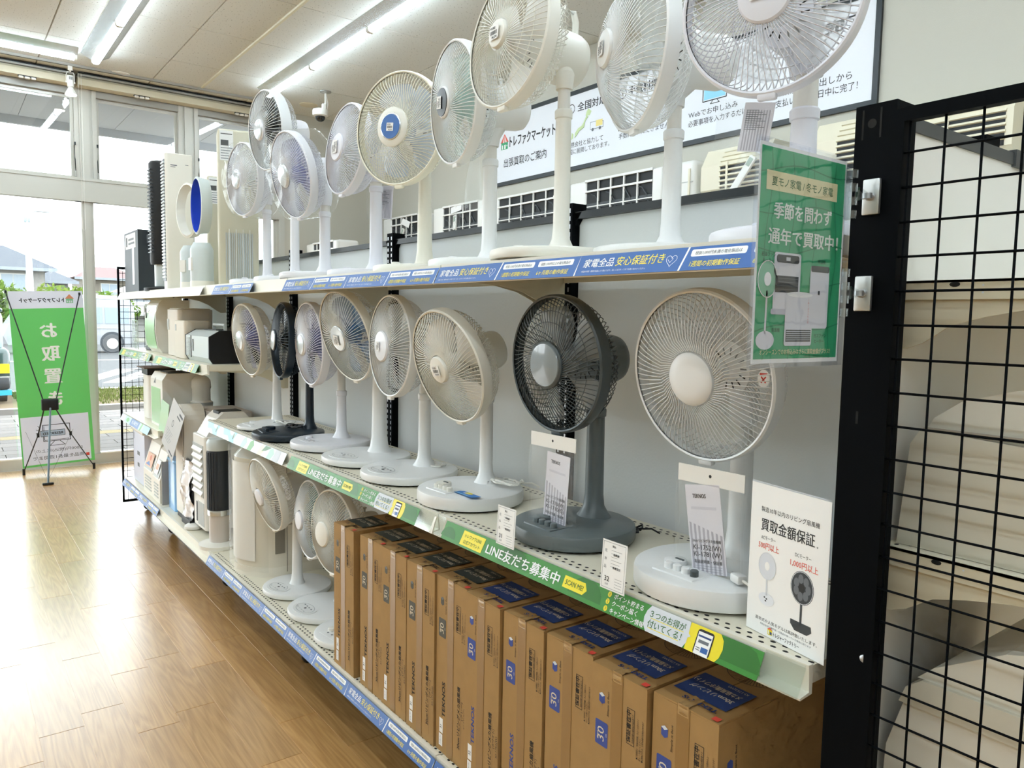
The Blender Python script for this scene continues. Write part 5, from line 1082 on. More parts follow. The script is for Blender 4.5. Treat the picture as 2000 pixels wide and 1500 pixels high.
for s_ in (-1, 1):
    top = Vector((-.318 if s_ < 0 else .292, -.012, 1.752)); ft = Vector((-.225 if s_ < 0 else .375, -.02, .03))
    rod(hub+Vector((s_*.055, .02, .05)), top, 'arm'); MB().tube([top+Vector((0, 0, -.012)), top+Vector((0, 0, .016))], .011, 10, m_rod).obj('arm_tip', None, t)
    mid = hub.lerp(ft, .45); rod(hub+Vector((s_*.05, .02, -.05)), mid, 'leg', .0065); rod(mid, ft, 'leg', .005); MB().tube([mid+Vector((0, 0, -.02)), mid+Vector((0, 0, .02))], .012, 10, m_rod).obj('leg_joint', None, t)
    MB().tube([ft+Vector((0, 0, .03)), ft+Vector((.0, 0, -.03))], .013, 10, m_rod).obj('foot_cap', None, t)
MB().rbox((hub.x-.07, hub.y-.02, hub.z-.055), (hub.x+.07, hub.y+.03, hub.z+.055), .012, 3, m_rod).obj('hub_block', None, t)
fp = Vector((-.085, -.625, .01)); MB().tube([hub+Vector((0, -.015, -.03)), fp], .009, 10, mat('grey rod', '#6d7d86', .35, .4)).obj('front_leg', None, t); MB().rbox((fp.x-.045, fp.y-.015, 0), (fp.x+.045, fp.y+.02, .02), .006, 2, m_rod).obj('front_foot', None, t)
for s_ in (-1, 1): MB().tube([fp+Vector((0, 0, .03)), Vector((-.2 if s_ < 0 else .2, -.03, .42))], .0012, 5, m_rod).obj('tension_cord', None, t)
# ================================================================ appliances at the far end of the shelves
def ap(name, label, cat, loc, rz=0, group=None): return thing(name, label, cat, loc, rz, group)
m_ivo = mat('ivory casing', '#ebe8de', .4); m_grn = mat('pale sage casing', '#b9c9bd', .4); m_bei = mat('beige casing', '#d9d0c1', .45); m_mint = mat('green tinted front', '#bfe6bd', .25, coat=.4); m_sfr = mat('silver grey casing', '#cdd6d6', .35); m_pt = mat('pale grille', '#b8bdbb', .5); m_blkp = mat('matt black plastic', '#0c0d0f', .5)
m_bluep = mat('blue tank', '#7fb6ea', .25, trans=.0, coat=.4); m_dkp = mat('slate plastic', '#2a3138', .4)
# top shelf
t = ap('appliance_carton', 'black carton with a white label taped on, at the far end of the top shelf', 'box', (.03, 5.45, TD))
MB().box((0, 0, 0), (.3, .50, .455), mat('black carton', '#333a3f', .55)).obj('carton_body', None, t); p = Print(); p.rect(.05, .33, .42, .44, m_stk).lay(2).rect(.07, .35, .12, .42, c_dark).rect(.16, .36, .38, .375, c_grey).rect(.16, .39, .36, .405, c_grey).lay(2).rect(.29, .06, .36, .34, mat('clear label tape', '#b9c0c2', .3)); p.obj('label_print', t, basis((0, -1, 0), (0, 0, 1), (-.0004, .5, 0)))
p = Print(); p.rect(.03, .34, .25, .44, m_dkp).lay(2).rect(.06, .36, .1, .42, c_grey); p.obj('side_print', t, basis((1, 0, 0), (0, 0, 1), (0, -.0004, 0)))
t = ap('tower_fan', 'black round tower fan beside the black carton', 'fan', (.11, 5.02, TD), 0)
MB().lathe([(.13, 0), (.13, .02), (.06, .03)], 32, m_blkp).obj('base', None, t); MB().vbox((-.06, -.06, .03), (.06, .06, .20), .05, 5, m_sfr).obj('stand', None, t); o = MB().lathe([(.083, .18), (.087, .2), (.087, .86), (.075, .875)], 32, m_blkp).obj('column', None, t)
for k in range(24): MB().box((-.089, -.05, .26+k*.024), (-.07, .05, .266+k*.024), m_dkp).obj('vent_slat', None, o)
t = ap('tower_fan', 'tall white rectangular tower fan with dark side louvers', 'fan', (.05, 4.66, TD), 0)
MB().vbox((0, 0, 0), (.17, .11, .88), .02, 4, m_ivo).obj('body', None, t); MB().box((-.003, .03, .06), (.01, .10, .84), m_dkp).obj('front_grille', None, t)
for k in range(36): MB().box((-.008, .025, .08+k*.021), (.0, .105, .09+k*.021), m_sfr).obj('louver', None, t)
p = Print(); p.rect(.03, .80, .07, .806, c_grey).rect(.03, .79, .06, .794, c_grey).rect(.12, .81, .14, .813, c_grey); p.obj('print', t, basis((1, 0, 0), (0, 0, 1), (0, -.0005, 0)))
def bladeless(label, loc, bodycol, ringcol, incol, rz):
    t = ap('bladeless_fan', label, 'fan', loc, rz)
    MB().lathe([(.062, 0), (.064, .01), (.064, .22), (.058, .235), (.045, .26)], 28, bodycol).obj('body', None, t); MB().lathe([(.065, 0), (.066, .004), (.066, .035), (.065, .04)], 28, m_ivo).obj('foot', None, t)
    MB().box((-.07, -.022, .10), (-.06, .022, .17), m_wht).obj('display_plate', None, t)
    oval = [(.088*cos(a), .155*sin(a)+.47) for a in [2*pi*i/48 for i in range(48)]]
    mb = MB(); V = []; n = 48
    for x, s1 in ((-.026, 1.06), (-.03, .98), (.03, .90), (.034, 1.0)): V += [(x, y*s1, (z-.47)*s1+.47) for y, z in oval]
    F = []
    for a, b in ((0, 1), (1, 2), (2, 3), (3, 0)): F += [(a*n+i, a*n+(i+1) % n, b*n+(i+1) % n, b*n+i) for i in range(n)]
    mb.add(V, F, ringcol, True); mb.obj('loop', None, t)
    V = []; 
    for x, s1 in ((-.0305, .99), (.029, .905)): V += [(x, y*s1, (z-.47)*s1+.47) for y, z in oval]
    MB().add([(v[0], v[1]*.985, (v[2]-.47)*.985+.47) for v in V], [(i, (i+1) % n, n+(i+1) % n, n+i) for i in range(n)], incol, True).obj('loop_lining', None, t)
    return t
bladeless('white bladeless fan with an oval loop on the top shelf', (.095, 4.25, TD), m_sfr, m_ivo, m_wht, 28)
bladeless('bladeless fan with a blue loop lining beside the white one', (.085, 3.98, TD), m_sfr, m_sfr, mat('loop blue', '#1f46c8', .3), 4)
def windowac(label, loc, rz, w, h, d):
    t = ap('window_air_conditioner', label, 'air conditioner', loc, rz)
    MB().rbox((0, -w, 0), (d, 0, h), .012, 3, mat('beige metal', '#cfc8ae', .4)).obj('casing', None, t)
    p = Print(); p.rect(.01, h-.17, .08, h-.01, m_stk); p.lay(2).rect(.015, h-.09, .055, h-.06, c_dark)
    for i in range(5): p.rect(.015, h-.105-.014*i, .075-.01*(i % 3), h-.101-.014*i, c_grey)
    p.rect(.015, h-.03, .075, h-.025, c_dark); p.obj('label_print', t, basis((0, -1, 0), (0, 0, 1), (-.0005, 0, 0)))
    if h > .8:
        g = MB()
        for i in range(14): g.box((-.004, -.04-i*.0105, .04), (-.001, -.034-i*.0105, .3), m_pt)
        for i in range(4): MB().box((-.008, -.055-i*.036, .03), (-.004, -.051-i*.036, .32), m_ivo).obj('grille_bar', None, t)
        o = g.obj('intake_grille', None, t); o['kind'] = 'stuff'
    MB().sheet(lambda u, v: (-.014-.004*sin(u*9+v*13), -w*u, h*v), 10, 20, m_film).obj('plastic_cover', None, t, sharp=False)
windowac('narrow beige window air conditioner wrapped in film', (.2, 4.276, TD), 77, .18, .70, .13); windowac('tall beige window air conditioner wrapped in film', (.1, 3.69, TD), 77, .21, .86, .14)
# green-strip shelf
ZA = 1.304
t = ap('air_purifier', 'sage green round-cornered air purifier on the green-strip shelf', 'air purifier', (.10, 5.45, ZA)); MB().vbox((0, 0, .03), (.2, .22, .345), .05, 5, m_grn).obj('body', None, t); MB().vbox((.0, .0, 0), (.2, .22, .03), .05, 5, m_dkp).obj('intake_base', None, t); MB().box((-.002, .16, .28), (.0, .20, .33), m_pt).obj('panel', None, t)
t = ap('wire_basket', 'green wire basket hanging inside the far mesh panel', 'basket', (.06, 5.78, ZA)); o = MB()
for k in range(5): MB().tube([(0, -.1+k*.05, 0), (0, -.1+k*.05, .22)], .0022, 6, m_grn).obj('wire', None, t)
for k in range(8): MB().tube([(0, -.1, .02+k*.028), (0, .1, .02+k*.028)], .0022, 6, m_grn).obj('wire', None, t)
t = ap('air_purifier', 'white curved air purifier with a green front on the green-strip shelf', 'air purifier', (.05, 5.02, ZA))
prof = [(.22, 0), (.04, 0), (.008, .05), (-.006, .16), (.0, .28), (.02, .345), (.045, .37), (.22, .37)]
MB().prism(prof, 'y', 0, .34, m_ivo).obj('body', None, t); MB().sheet(lambda u, v: (-.0085+.02*(2*v-1)**2, .02+.30*u, .03+.30*v), 6, 10, m_mint).obj('front_cover', None, t); MB().box((-.01, .27, .24), (-.004, .276, .31), c_dark).obj('indicator', None, t)
t = ap('crumpled_film', 'crumpled grey film stuffed above the white air purifier', 'plastic film', (.2, 5.1, ZA+.375)); r_ = random.Random(5); MB().sheet(lambda u, v: (.0+.14*u, -.1+.28*v, .012+.03*r_.random()), 8, 10, mat('grey film', '#59707a', .25, alpha=.7)).obj('film', None, t)
t = ap('ceramic_heater', 'tall beige flat heater with a front control panel', 'heater', (.07, 4.50, ZA)); MB().vbox((0, 0, 0), (.22, .30, .305), .03, 4, m_bei).obj('body', None, t); MB().box((-.003, .235, .17), (.002, .275, .24), m_pt).obj('control_panel', None, t); MB().vbox((.01, .01, .305), (.21, .29, .312), .03, 4, m_bei).obj('top_cap', None, t)
t = ap('ceramic_heater', 'short beige heater in front of the tall one', 'heater', (.045, 4.24, ZA)); MB().vbox((0, 0, 0), (.16, .26, .235), .025, 4, mat('light beige casing', '#d8cfbe', .45)).obj('body', None, t); MB().box((-.002, .2, .17), (.001, .225, .21), m_pt).obj('control_panel', None, t)
t = ap('fan_heater', 'silver-fronted heater with black sides and a carry handle', 'heater', (.045, 3.72, ZA))
hexp = [(.02, 0), (0, .03), (.0, .15), (.06, .185), (.30, .185), (.36, .15), (.36, 0)]
MB().prism(hexp, 'y', 0, .012, m_blkp).obj('side_panel', None, t); MB().prism(hexp, 'y', .50, .512, m_blkp).obj('side_panel', None, t)
MB().prism([(.022, 0), (.002, .03), (.002, .149), (.061, .183), (.29, .183), (.35, .149), (.35, 0)], 'y', .012, .50, m_sfr).obj('body', None, t)
for k in range(14): MB().box((-.003, .41, .03+k*.008), (.004, .47, .034+k*.008), m_pt).obj('vent_slat', None, t)
MB().box((-.002, .375, .02), (.003, .379, .15), m_dkp).box((-.002, .33, .06), (.002, .334, .13), m_dkp).obj('seam', None, t); MB().box((.08, .14, .184), (.28, .40, .187), m_dkp).obj('top_plate', None, t)
MB().tube([(.12, .10, .185), (.12, .10, .215), (.13, .36, .215), (.13, .36, .185)], .010, 8, m_sfr).obj('handle', None, t); MB().prism([(.16, .187), (.34, .187), (.32, .225), (.2, .23)], 'y', .06, .2, m_blkp).obj('top_box', None, t)
t = ap('crumpled_film', 'crumpled clear film behind the black-sided heater', 'plastic film', (.25, 3.60, ZA)); MB().sheet(lambda u, v: (.02+.12*u, -.06+.1*v, .02+.20*sin(u*2.6)*sin(v*2.8)+.02*r_.random()), 8, 8, m_film).obj('film', None, t)
# blue-strip shelf
ZB = .789
t = ap('humidifier', 'slim white humidifier beside the far mesh panel', 'humidifier', (.08, 5.46, ZB)); MB().vbox((0, 0, 0), (.14, .22, .33), .05, 5, m_wht).obj('body', None, t); MB().box((-.002, .16, .26), (.0, .18, .29), c_dark).obj('button', None, t)
t = ap('air_purifier', 'tall white air purifier with green light coloured into its front on the lower-middle shelf', 'air purifier', (.06, 4.92, ZB)); MB().prism([(.25, 0), (.0, 0), (.0, .33), (.03, .375), (.25, .375)], 'y', 0, .36, m_wht).obj('body', None, t); MB().box((-.003, .06, .02), (.0, .33, .27), m_mint).obj('front_cover', None, t); MB().prism([(.1, .3), (.16, .3), (.16, .34)], 'z', -.001, 0, c_grey, basis((0, -1, 0), (0, 0, 1), (-.0005, .36, 0))).obj('logo', None, t)  # green light on the front is put into the cover's colour
for k in range(5): MB().box((.05, .06+k*.05, .375), (.2, .085+k*.05, .380), m_dkp).obj('outlet_slat', None, t)
t = ap('leaflet_box', 'dark tray of leaflets on top of the white humidifier', 'tray', (.08, 5.48, ZB+.33)); MB().box((0, 0, 0), (.2, .2, .05), m_blkp).obj('tray', None, t); MB().box((-.03, -.05, .05), (.22, .22, .058), mat('brown paper', '#6b584c', .7)).obj('leaflet', None, t)
t = ap('leaflet_sheet', 'grey A4 leaflet in a clear stand leaning out of the lower-middle shelf', 'leaflet', (.0, 4.70, .74)); lm = basis((0, -1, 0), (.22, 0, 1), (0, 0, 0)) @ RZ(-14)
MB().box((0, 0, -.0015), (.36, .31, 0), mat('grey leaflet', '#b4b0ab', .5)).obj('sheet', None, t, lm); p = Print(); p.ring(.15, .18, .02, .02, .005, c_dark); p.rect(.24, .27, .34, .285, c_dark).rect(.2, .245, .3, .255, c_dark)
for i in range(6): p.rect(.05, .05+.014*i, .18+.02*(i % 3), .053+.014*i, c_grey)
p.rect(.22, .02, .33, .03, c_dark); p.obj('print', t, lm)
t = ap('leaflet_sheet', 'green-tinted card beside the grey leaflet', 'leaflet', (.03, 4.92, ZB)); MB().box((0, 0, -.0015), (.22, .21, 0), m_mint).obj('sheet', None, t, basis((0, -1, 0), (.1, 0, 1), (0, 0, 0)) @ RZ(-5))
t = ap('humidifier', 'white round-topped cylinder humidifier behind the leaflets', 'humidifier', (.30, 4.86, ZB)); MB().lathe([(.07, 0), (.075, .01), (.075, .18), (.06, .19), (.06, .27), (.065, .28), (.062, .33), (.045, .355), (.02, .365), (.001, .367)], 28, m_wht).obj('body', None, t); MB().lathe([(.076, .16), (.076, .18)], 28, m_pt).obj('band', None, t)
# bottom shelf, far end
t = ap('storage_heater', 'white box-shaped appliance at the far end of the bottom shelf', 'heater', (.05, 5.50, BD)); MB().rbox((0, 0, 0), (.36, .40, .40), .01, 2, mat('cool white casing', '#d9def0', .4)).obj('body', None, t); MB().rbox((-.015, -.015, .40), (.375, .415, .425), .008, 2, m_wht).obj('lid', None, t); p = Print(); p.rect(.15, .22, .24, .25, c_grey).rect(.15, .13, .22, .16, c_grey).rect(.03, .33, .045, .38, c_grey); p.obj('print', t, basis((0, -1, 0), (0, 0, 1), (-.0005, .40, 0)))
def slopeheater(label, loc, w, h, pic):
    t = ap('fan_heater', label, 'heater', loc); MB().prism([(.30, 0), (.0, 0), (.0, h*.42), (.06, h*.92), (.09, h), (.30, h)], 'y', 0, w, m_ivo).obj('body', None, t)
    MB().sheet(lambda u, v: (.002+.058*v-.004, .03+(w-.06)*u, h*.45+h*.4*v), 4, 4, m_pt).obj('front_frame', None, t)
    p = Print()
    if pic: p.rect(.05, .02, w-.05, .12, mat('picture peach', '#e3b9a0', .6)).lay(2).poly([(.06, .03), (.14, .06), (.2, .03)], mat('picture blue', '#6f8fc4', .6)).ell(.16, .085, .03, .02, mat('picture coral', '#d98a70', .6))
    else: p.rect(.04, .02, w-.08, .12, m_wht).lay(2).rect(.05, .05, .12, .09, mat('picture peach', '#e3b9a0', .6))
    p.obj('picture', t, basis((0, -1, 0), (.06, 0, h*.5), (-.004, w, h*.45)))
    for k in range(5): MB().box((-.003, .05, .03+k*.022), (.002, w-.05, .04+k*.022), m_pt).obj('outlet_slat', None, t)
    MB().tube([(.12, .06, h), (.12, .08, h+.03), (.12, w-.08, h+.03), (.12, w-.06, h)], .009, 8, m_ivo).obj('handle', None, t)
slopeheater('white fan heater with a coloured picture on its sloping front', (.035, 5.16, BD), .30, .40, True); slopeheater('white fan heater with an orange print beside the blue tank', (.03, 4.92, BD), .22, .38, False)
t = ap('catalogue', 'grey catalogue standing edge-on before the blue tank', 'catalogue', (.035, 4.875, BD)); MB().box((0, 0, 0), (.21, .014, .30), mat('catalogue grey', '#a29d97', .6)).obj('block', None, t)
t = ap('water_tank', 'translucent pale blue water tank on the bottom shelf', 'tank', (.06, 4.62, BD)); MB().vbox((0, 0, 0), (.22, .20, .33), .03, 4, m_bluep).obj('tank', None, t); MB().vbox((-.006, -.006, .325), (.226, .206, .345), .03, 4, m_bluep).obj('rim', None, t)
t = ap('tower_heater', 'white arched tower heater wrapped in film', 'heater', (.06, 4.36, BD)); P = [(0, 0), (.22, 0), (.22, .62)]+[(.11+.11*cos(a*pi/10), .62+.09*sin(a*pi/10)) for a in range(1, 10)]+[(0, .62)]
MB().prism(P, 'x', .0, .13, m_ivo, T(0, 0, .03)).obj('body', None, t); MB().prism([(.03, .04), (.19, .04), (.19, .6)]+[(.11+.08*cos(a*pi/8), .6+.06*sin(a*pi/8)) for a in range(1, 8)]+[(.03, .6)], 'x', -.004, .0, m_wht, T(0, 0, .03)).obj('front_cover', None, t); MB().box((.0, .02, 0), (.13, .2, .03), m_blkp).obj('base', None, t)
t = ap('air_purifier', 'grey air purifier with a black front behind the silver bag', 'air purifier', (.20, 4.19, BD)); MB().vbox((0, 0, .0), (.24, .42, .70), .02, 3, mat('taupe casing', '#c4bcb4', .45)).obj('body', None, t); MB().box((-.004, .24, .06), (.0, .42, .55), m_blkp).obj('front_panel', None, t); MB().box((-.004, .24, .56), (.0, .42, .67), m_sfr).obj('control_panel', None, t)
t = ap('foil_bag', 'crumpled silver-white bag standing before the black-fronted purifier', 'bag', (.045, 4.18, BD+.045)); r2 = random.Random(11); MB().sheet(lambda u, v: (.012*sin(u*7+v*9)+.014*r2.random(), .22*u, .0+.37*v), 12, 16, mat('foil', '#dcdada', .22, .6)).sheet(lambda u, v: (.03+.008*sin(u*5+v*9), .22*u, .0+.37*v), 8, 10, mat('foil', '#dcdada', .22, .6)).obj('bag', None, t); MB().box((-.004, .0, -.045), (.08, .2, 0), m_blkp).obj('block', None, t)
t = ap('air_cooler', 'white evaporative cooler with tilted louvers and a top handle', 'air cooler', (.06, 3.90, BD)); 
MB().vbox((0, 0, .04), (.28, .27, .60), .03, 4, m_wht).obj('body', None, t); MB().prism([(.02, .60), (.08, .70), (.12, .735), (.24, .735), (.27, .70), (.27, .60)], 'y', .03, .24, m_wht).obj('hood', None, t); MB().box((.105, .08, .70), (.24, .19, .739), m_dkp).obj('handle_opening', None, t)
MB().box((-.003, .03, .235), (.001, .25, .545), m_pt).obj('outlet_recess', None, t)
for k in range(7): MB().prism([(-.014, .246+k*.043), (.0, .268+k*.043), (.0, .274+k*.043), (-.014, .252+k*.043)], 'y', .04, .24, m_wht).obj('louver', None, t)
MB().box((-.003, .17, .07), (.0, .19, .19), m_dkp).obj('water_gauge', None, t); MB().box((-.002, .03, .06), (.0, .16, .2), m_pt).obj('tank_door', None, t)
for x in (.05, .23):
    for y in (.05, .22): MB().lathe([(.022, -.01), (.022, .01)], 14, m_rub, T(x, y, .022) @ RX(90)).obj('caster', None, t)
t = ap('remote_dish', 'small white dish beside the cooler casters on the bottom shelf', 'dish', (.06, 4.16, BD), 0); MB().lathe([(.045, 0), (.055, .008), (.055, .022), (.045, .03), (.0, .031)], 24, m_wht, capb=False).obj('dish', None, t)
t = ap('tower_fan', 'slim tower fan with a slate front beside the white cooler', 'fan', (.09, 3.72, BD)); MB().lathe([(.115, 0), (.115, .02), (.07, .032)], 32, m_ivo).obj('base', None, t); MB().lathe([(.056, .03), (.058, .05), (.058, .20), (.06, .205)], 28, mat('pearl sleeve', '#cfc8c2', .35)).obj('lower_column', None, t); o = MB().lathe([(.062, .20), (.064, .21), (.064, .55), (.062, .56)], 28, m_dkp).obj('grille_column', None, t)
for k in range(9):
    a = pi*.62+k*pi*.76/8; MB().box((-.0665, -.0035, .22), (-.062, .0035, .545), m_dkp).obj('rib', None, o, RZ(-60+15*k))
MB().lathe([(.065, .185), (.066, .205), (.064, .215)], 28, m_chrome).obj('lower_ring', None, t); MB().lathe([(.064, .555), (.066, .57), (.066, .60), (.055, .618), (.001, .62)], 28, m_sfr).obj('head', None, t)
# portable air conditioner
t = ap('portable_air_conditioner', 'large ivory portable air conditioner wrapped in film', 'air conditioner', (.03, 3.02, BD))
m_pac = mat('ivory PAC', '#ded7c6', .38)
prof = [(.44, 0)]+[(.0+.03, 0)]+[(.03, 0)]
fr = [(.44, .0), (.44, .36), (.10, .36)]+[(.10-.095*sin(a*pi/16), .36-.18*(1-cos(a*pi/8))) for a in range(1, 8)]
P = [(.44, 0), (.44, .40)]+[(.13-.13*sin(pi*k/12)**.7, .40-.40*k/12) for k in range(0, 13)]
MB().prism(P, 'z', .05, .60, m_pac, smooth=True).obj('body', None, t)
MB().prism([(x, y) for x, y in P], 'z', 0, .05, mat('PAC base', '#e6e0d2', .4), T(-.006, 0, 0), smooth=True).obj('base', None, t)
MB().add([(x, y, .60) for x, y in P]+[(x*.86+.06, y*.9+.02, .66) for x, y in P], [(i, (i+1) % len(P), len(P)+(i+1) % len(P), len(P)+i) for i in range(len(P))]+[tuple(len(P)+i for i in range(len(P)))], mat('PAC top', '#dfe3df', .25, coat=.5), True).obj('top_cover', None, t)
MB().sheet(lambda u, v: (.127-.135*sin(pi*(.15+.7*u))**.7, .40-.40*(.15+.7*u), .08+.5*v), 16, 3, m_wht).obj('front_cover', None, t)
MB().box((.13, -.004, .12), (.18, .0, .52), mat('PAC slot shade', '#8f897c', .5)).obj('side_channel', None, t)
for z in (.08, .30): MB().box((.28, -.005, z), (.36, .0, z+.02), mat('PAC slot shade', '#8f897c', .5)).obj('side_grip', None, t)
MB().box((.315, -.004, .17), (.335, .0, .215), m_dkp).obj('drain_window', None, t); MB().box((.2, -.002, .262), (.44, .0, .265), mat('PAC slot shade', '#8f897c', .5)).obj('seam', None, t); MB().box((.19, -.002, .02), (.193, .0, .6), mat('PAC slot shade', '#8f897c', .5)).obj('seam', None, t)
MB().box((.05, .1, .662), (.12, .3, .668), m_dkp).obj('display', None, t)
MB().sheet(lambda u, v: (.118-.147*sin(pi*(.02+.96*u))**.7, .405-.41*(.02+.96*u), .03+.63*v+.004*sin(u*30)), 24, 10, m_film).obj('plastic_cover', None, t, sharp=False)
p = Print(); p.rect(0, 0, .05, .09, m_stk).lay(2)
for i in range(6): p.rect(.006, .01+.013*i, .044, .013+.013*i, c_grey)
p.obj('energy_label', t, basis((.3, -1, 0), (0, 0, 1), (.018, .30, .38)))
# ================================================================ street scene
m_van = mat('white van paint', '#84878b', .25, coat=.5); m_win = mat('tinted glass', '#6c7c88', .08, spec=.7); m_tyre = mat('tyre', '#4a4c4f', .8)
t = thing('van', 'white van parked across the road behind the banner', 'van', (3.05, 34.2, -.1), 3); t.scale = (-1, 1, 1)
P = [(-2.3, .35), (2.1, .35), (2.25, .7), (2.05, 1.15), (1.55, 1.95), (1.3, 2.15), (-2.2, 2.2), (-2.35, 1.9), (-2.4, .8)]
MB().prism(P, 'y', 0, 1.7, m_van).obj('body', None, t)
for a, b in ((-2.15, -1.25), (-1.15, -.1), (.0, 1.0)): MB().box((a, -.02, 1.2), (b, .0, 1.85), m_win).obj('window', None, t)
MB().prism([(1.1, 1.2), (1.95, 1.2), (1.55, 1.85), (1.1, 1.85)], 'y', -.02, 0, m_win).obj('window', None, t)
for x in (-1.5, 1.45):
    MB().lathe([(.36, 0), (.38, .03), (.38, .2)], 28, m_tyre, T(x, -.03, .38) @ RX(-90)).obj('wheel', None, t); MB().lathe([(.22, 0), (.2, .02)], 20, m_alud, T(x, -.05, .38) @ RX(-90)).obj('hub_cap', None, t); MB().lathe([(.45, 0), (.45, .02)], 28, m_dkp, T(x, -.005, .42) @ RX(-90)).obj('wheel_arch', None, t)
MB().box((-1.9, -.03, 1.0), (1.4, .0, 1.02), m_alud).obj('slide_rail', None, t); MB().box((-2.0, .2, 2.2), (1.0, 1.5, 2.35), m_alud).obj('roof_rack', None, t)
t = thing('small_car', 'dark green compact car with a yellow plate at the left edge outside', 'car', (-.92, 15.0, -.06), 0)
m_carp = mat('dark green paint', '#1d3b3a', .25, coat=.6)
MB().rbox((-.74, 0, .25), (.74, 3.2, 1.0), .12, 3, m_carp).obj('body', None, t); MB().rbox((-.66, .1, .9), (.66, 2.3, 1.65), .14, 3, mat('car glass', '#9fb0b4', .1, spec=.7)).obj('cabin', None, t); MB().rbox((-.66, .12, 1.6), (.66, 2.2, 1.68), .04, 2, m_carp).obj('roof', None, t)
MB().box((.40, -.03, .56), (.72, .0, .72), mat('number plate yellow', '#f2d313', .5)).obj('number_plate', None, t); MB().rbox((-.72, -.06, .28), (.72, .05, .50), .04, 2, m_dkp).obj('bumper', None, t); MB().box((-.7, -.05, .48), (.72, -.04, .51), m_chrome).obj('trim_strip', None, t); MB().box((-.74, -.04, .18), (.74, .06, .27), mat('teal skirt', '#2f9fc0', .4)).obj('skirt', None, t)
for y in (.6, 2.5): MB().lathe([(.27, 0), (.28, .03), (.28, 1.4)], 24, m_tyre, T(-.7, y, .28) @ RY(90)).obj('wheel', None, t)
def house(label, loc, rz, w, d, hw, hr, wallc, roofc, name='house'):
    t = thing(name, label, 'house', loc, rz, 'houses beyond the road'); mw = mat('house wall '+wallc, wallc, .8); mr = mat('house roof '+roofc, roofc, .7)
    MB().box((-w/2, 0, 0), (w/2, d, hw), mw).obj('wall', None, t); e = .7; rl_ = w*.22
    MB().add([(-w/2-e, -e, hw), (w/2+e, -e, hw), (w/2+e, d+e, hw), (-w/2-e, d+e, hw), (-rl_, d/2, hw+hr), (rl_, d/2, hw+hr)], [(0, 1, 5, 4), (1, 2, 5), (2, 3, 4, 5), (3, 0, 4), (3, 2, 1, 0)], mr).obj('roof', None, t)
    MB().box((-w/2-e, -e-.05, hw-.22), (w/2+e, -e, hw), mat('gutter', '#7b828a', .6)).obj('gutter', None, t)
    n = int(w/2.6)
    for i in range(n):
        x = -w/2+w*(i+.5)/n
        for z in ([hw*.62] if hw < 4 else [hw*.2, hw*.66]):
            o = MB().box((x-.75, -.06, z-.1), (x+.75, .0, z+1.15), m_alud).obj('window_frame', None, t); MB().box((x-.68, -.08, z-.03), (x-.02, -.06, z+1.08), m_win).obj('pane', None, o); MB().box((x+.02, -.08, z-.03), (x+.68, -.06, z+1.08), m_win).obj('pane', None, o)
    MB().box((-w/2-.2, -1.0, hw*.5), (w/2*.5, 0, hw*.5+.12), mw).obj('balcony_floor', None, t); MB().box((-w/2-.2, -1.0, hw*.5+.12), (w/2*.5, -.94, hw*.5+.9), mat('balcony front', '#c9ccd0', .6)).obj('balcony_front', None, t)
    return t
house('two-storey house with a blue-grey hipped roof behind the light pole', (1.2, 62, -.1), 0, 7.5, 8, 4.6, 1.7, '#7f7d79', '#343b45'); house('lower house with a grey roof right of the blue-grey one', (5.6, 72, -.1), 0, 3.9, 6, 4.1, 1.1, '#85837f', '#3a4049'); house('house with a faded red roof between the mullion and the shelves', (12.2, 82, -.1), 0, 4.6, 7, 4.9, 1.2, '#6f695f', '#5e4444'); house('white garage-like house at the right edge of the window view', (9.6, 53, -.1), -6, 2.6, 5, 2.9, .7, '#8c8c8a', '#7f7d7b')
m_leaf = [mat('leaf %d' % i, c, .7, transl=.35) for i, c in enumerate(('#587321', '#48631c', '#6a7c2c'))]; m_bark = mat('bark', '#8b7a63', .9)
leafm = [MB().add([(-.09, 0, 0), (0, -.035, .01), (.11, 0, .02), (0, .035, .01)], [(0, 1, 2, 3)], m).mesh('leaf') for m in m_leaf]
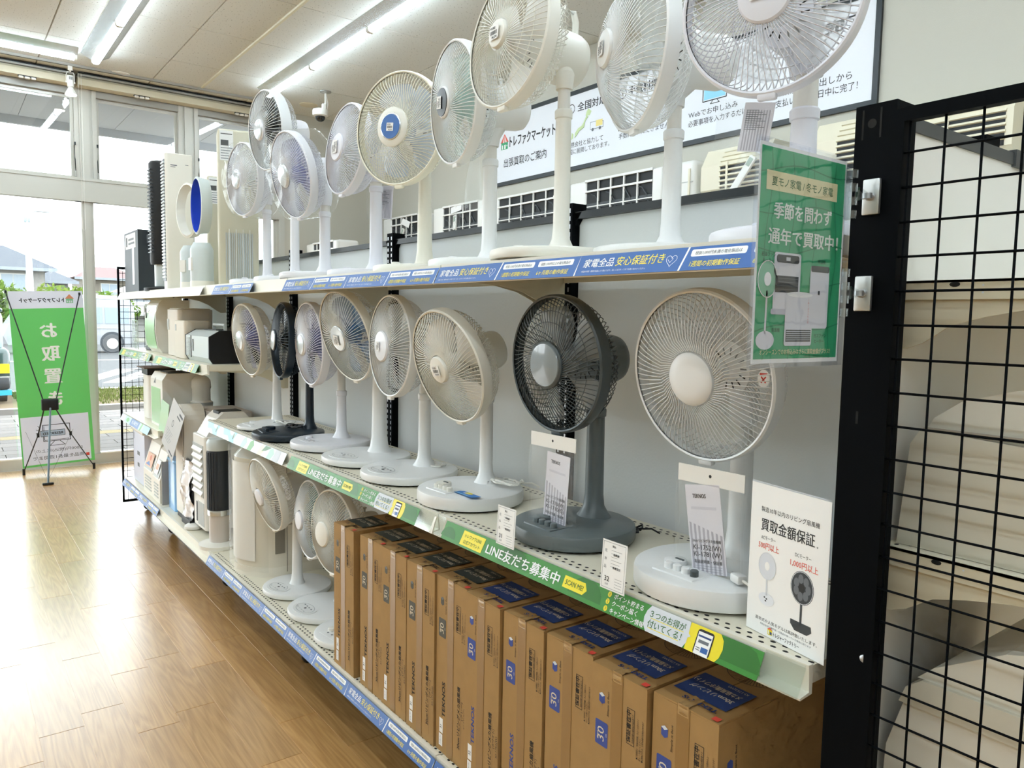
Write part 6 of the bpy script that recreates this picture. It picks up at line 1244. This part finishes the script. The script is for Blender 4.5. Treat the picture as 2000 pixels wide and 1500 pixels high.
def bush(label, loc, w, d, h, n, seed, mi, name='hedge_tree'):
    r = random.Random(seed); t = thing(name, label, 'tree', loc, group='trees across the road'); mb = MB(); blobs = [(r.uniform(-w/2, w/2)*.75, r.uniform(-d/2, d/2)*.6, h*r.uniform(.45, .75), r.uniform(.28, .45)*h) for _ in range(9)]
    for k in range(n):
        bx, by, bz, br = r.choice(blobs); a = r.uniform(0, 2*pi); ph = math.acos(r.uniform(-1, 1)); q = br*r.uniform(.75, 1.05); x, y, z = bx+q*sin(ph)*cos(a), by+q*sin(ph)*sin(a), max(.1, bz+q*cos(ph)*.8)
        s_ = r.uniform(.07, .16); u = Vector((r.gauss(0, 1), r.gauss(0, 1), r.gauss(0, 1))).normalized(); v = u.cross(Vector((r.gauss(0, 1), r.gauss(0, 1), r.gauss(0, 1)))).normalized()
        c_ = Vector((x, y, z)); mb.add([c_-u*s_*1.5, c_-v*s_*.6, c_+u*s_*1.5, c_+v*s_*.6], [(0, 1, 2, 3)], m_leaf[(mi+(k % 3 == 0)) % 3])
    mb.obj('foliage', None, t, sharp=False)['kind'] = 'stuff'
    for k in range(4):
        bx = blobs[k][0]; MB().tube([(bx*.8, 0, 0), (bx, 0, h*.3), (bx*1.1, blobs[k][1], blobs[k][2])], [.09, .06, .03], 7, m_bark).obj('trunk', None, t)
bush('bright green bushy tree left of the light pole', (1.0, 44, -.05), 2.8, 2, 3.1, 3600, 1, 0); bush('yellow-green bushy tree right of the light pole', (4.1, 49.5, -.05), 2.2, 1.8, 3.0, 3000, 2, 2); bush('green hedge tree above the banner corner', (6.0, 56.0, -.05), 1.7, 1.6, 3.1, 2400, 3, 1); bush('small green tree before the red-roofed house', (6.7, 47.5, -.05), 1.3, 1.3, 2.6, 2000, 4, 0)
t = thing('street_light', 'tall white street light pole rising behind the banner', 'street light', (2.23, 40, -.1)); t.scale = (1, 1, .88); m_pl = mat('pale pole paint', '#a9b1b6', .4)
MB().tube([(0, 0, 0), (0, 0, 2.5), (-.04, 0, 6.6)], [.17, .15, .1], 14, m_pl).obj('pole', None, t); MB().tube([(-.04, 0, 6.5), (.0, 0, 6.75), (.35, 0, 7.0)], .05, 10, m_pl).obj('arm', None, t); MB().rbox((.3, -.12, 6.92), (.85, .12, 7.06), .04, 2, m_pl, T(0, 0, 0) @ RY(0)).obj('lamp_head', None, t); MB().rbox((-.16, -.1, 6.35), (.08, .1, 6.65), .03, 2, mat('sensor grey', '#7f8a8e', .5)).obj('sensor_box', None, t); MB().box((-.3, -.3, 0), (.3, .3, .1), m_conc).obj('footing', None, t)
def antenna(label, x, y, h):
    t = thing('antenna_mast', label, 'antenna', (x, y, 0)); MB().tube([(0, 0, 0), (0, 0, h)], .05, 6, m_alud).obj('mast', None, t)
    for k in range(5): MB().tube([(-.5+.05*k, 0, h-.4-.4*k), (.5-.05*k, 0, h-.4-.4*k)], .03, 5, m_alud).obj('crossbar', None, t)
antenna('thin utility mast left of the antenna mast above the roofs', 7.19, 90, 9.2); antenna('thin antenna mast above the lower grey roof', 8.41, 90, 8.5); antenna('thin mast above the red-roofed house', 13.0, 98, 7.4)
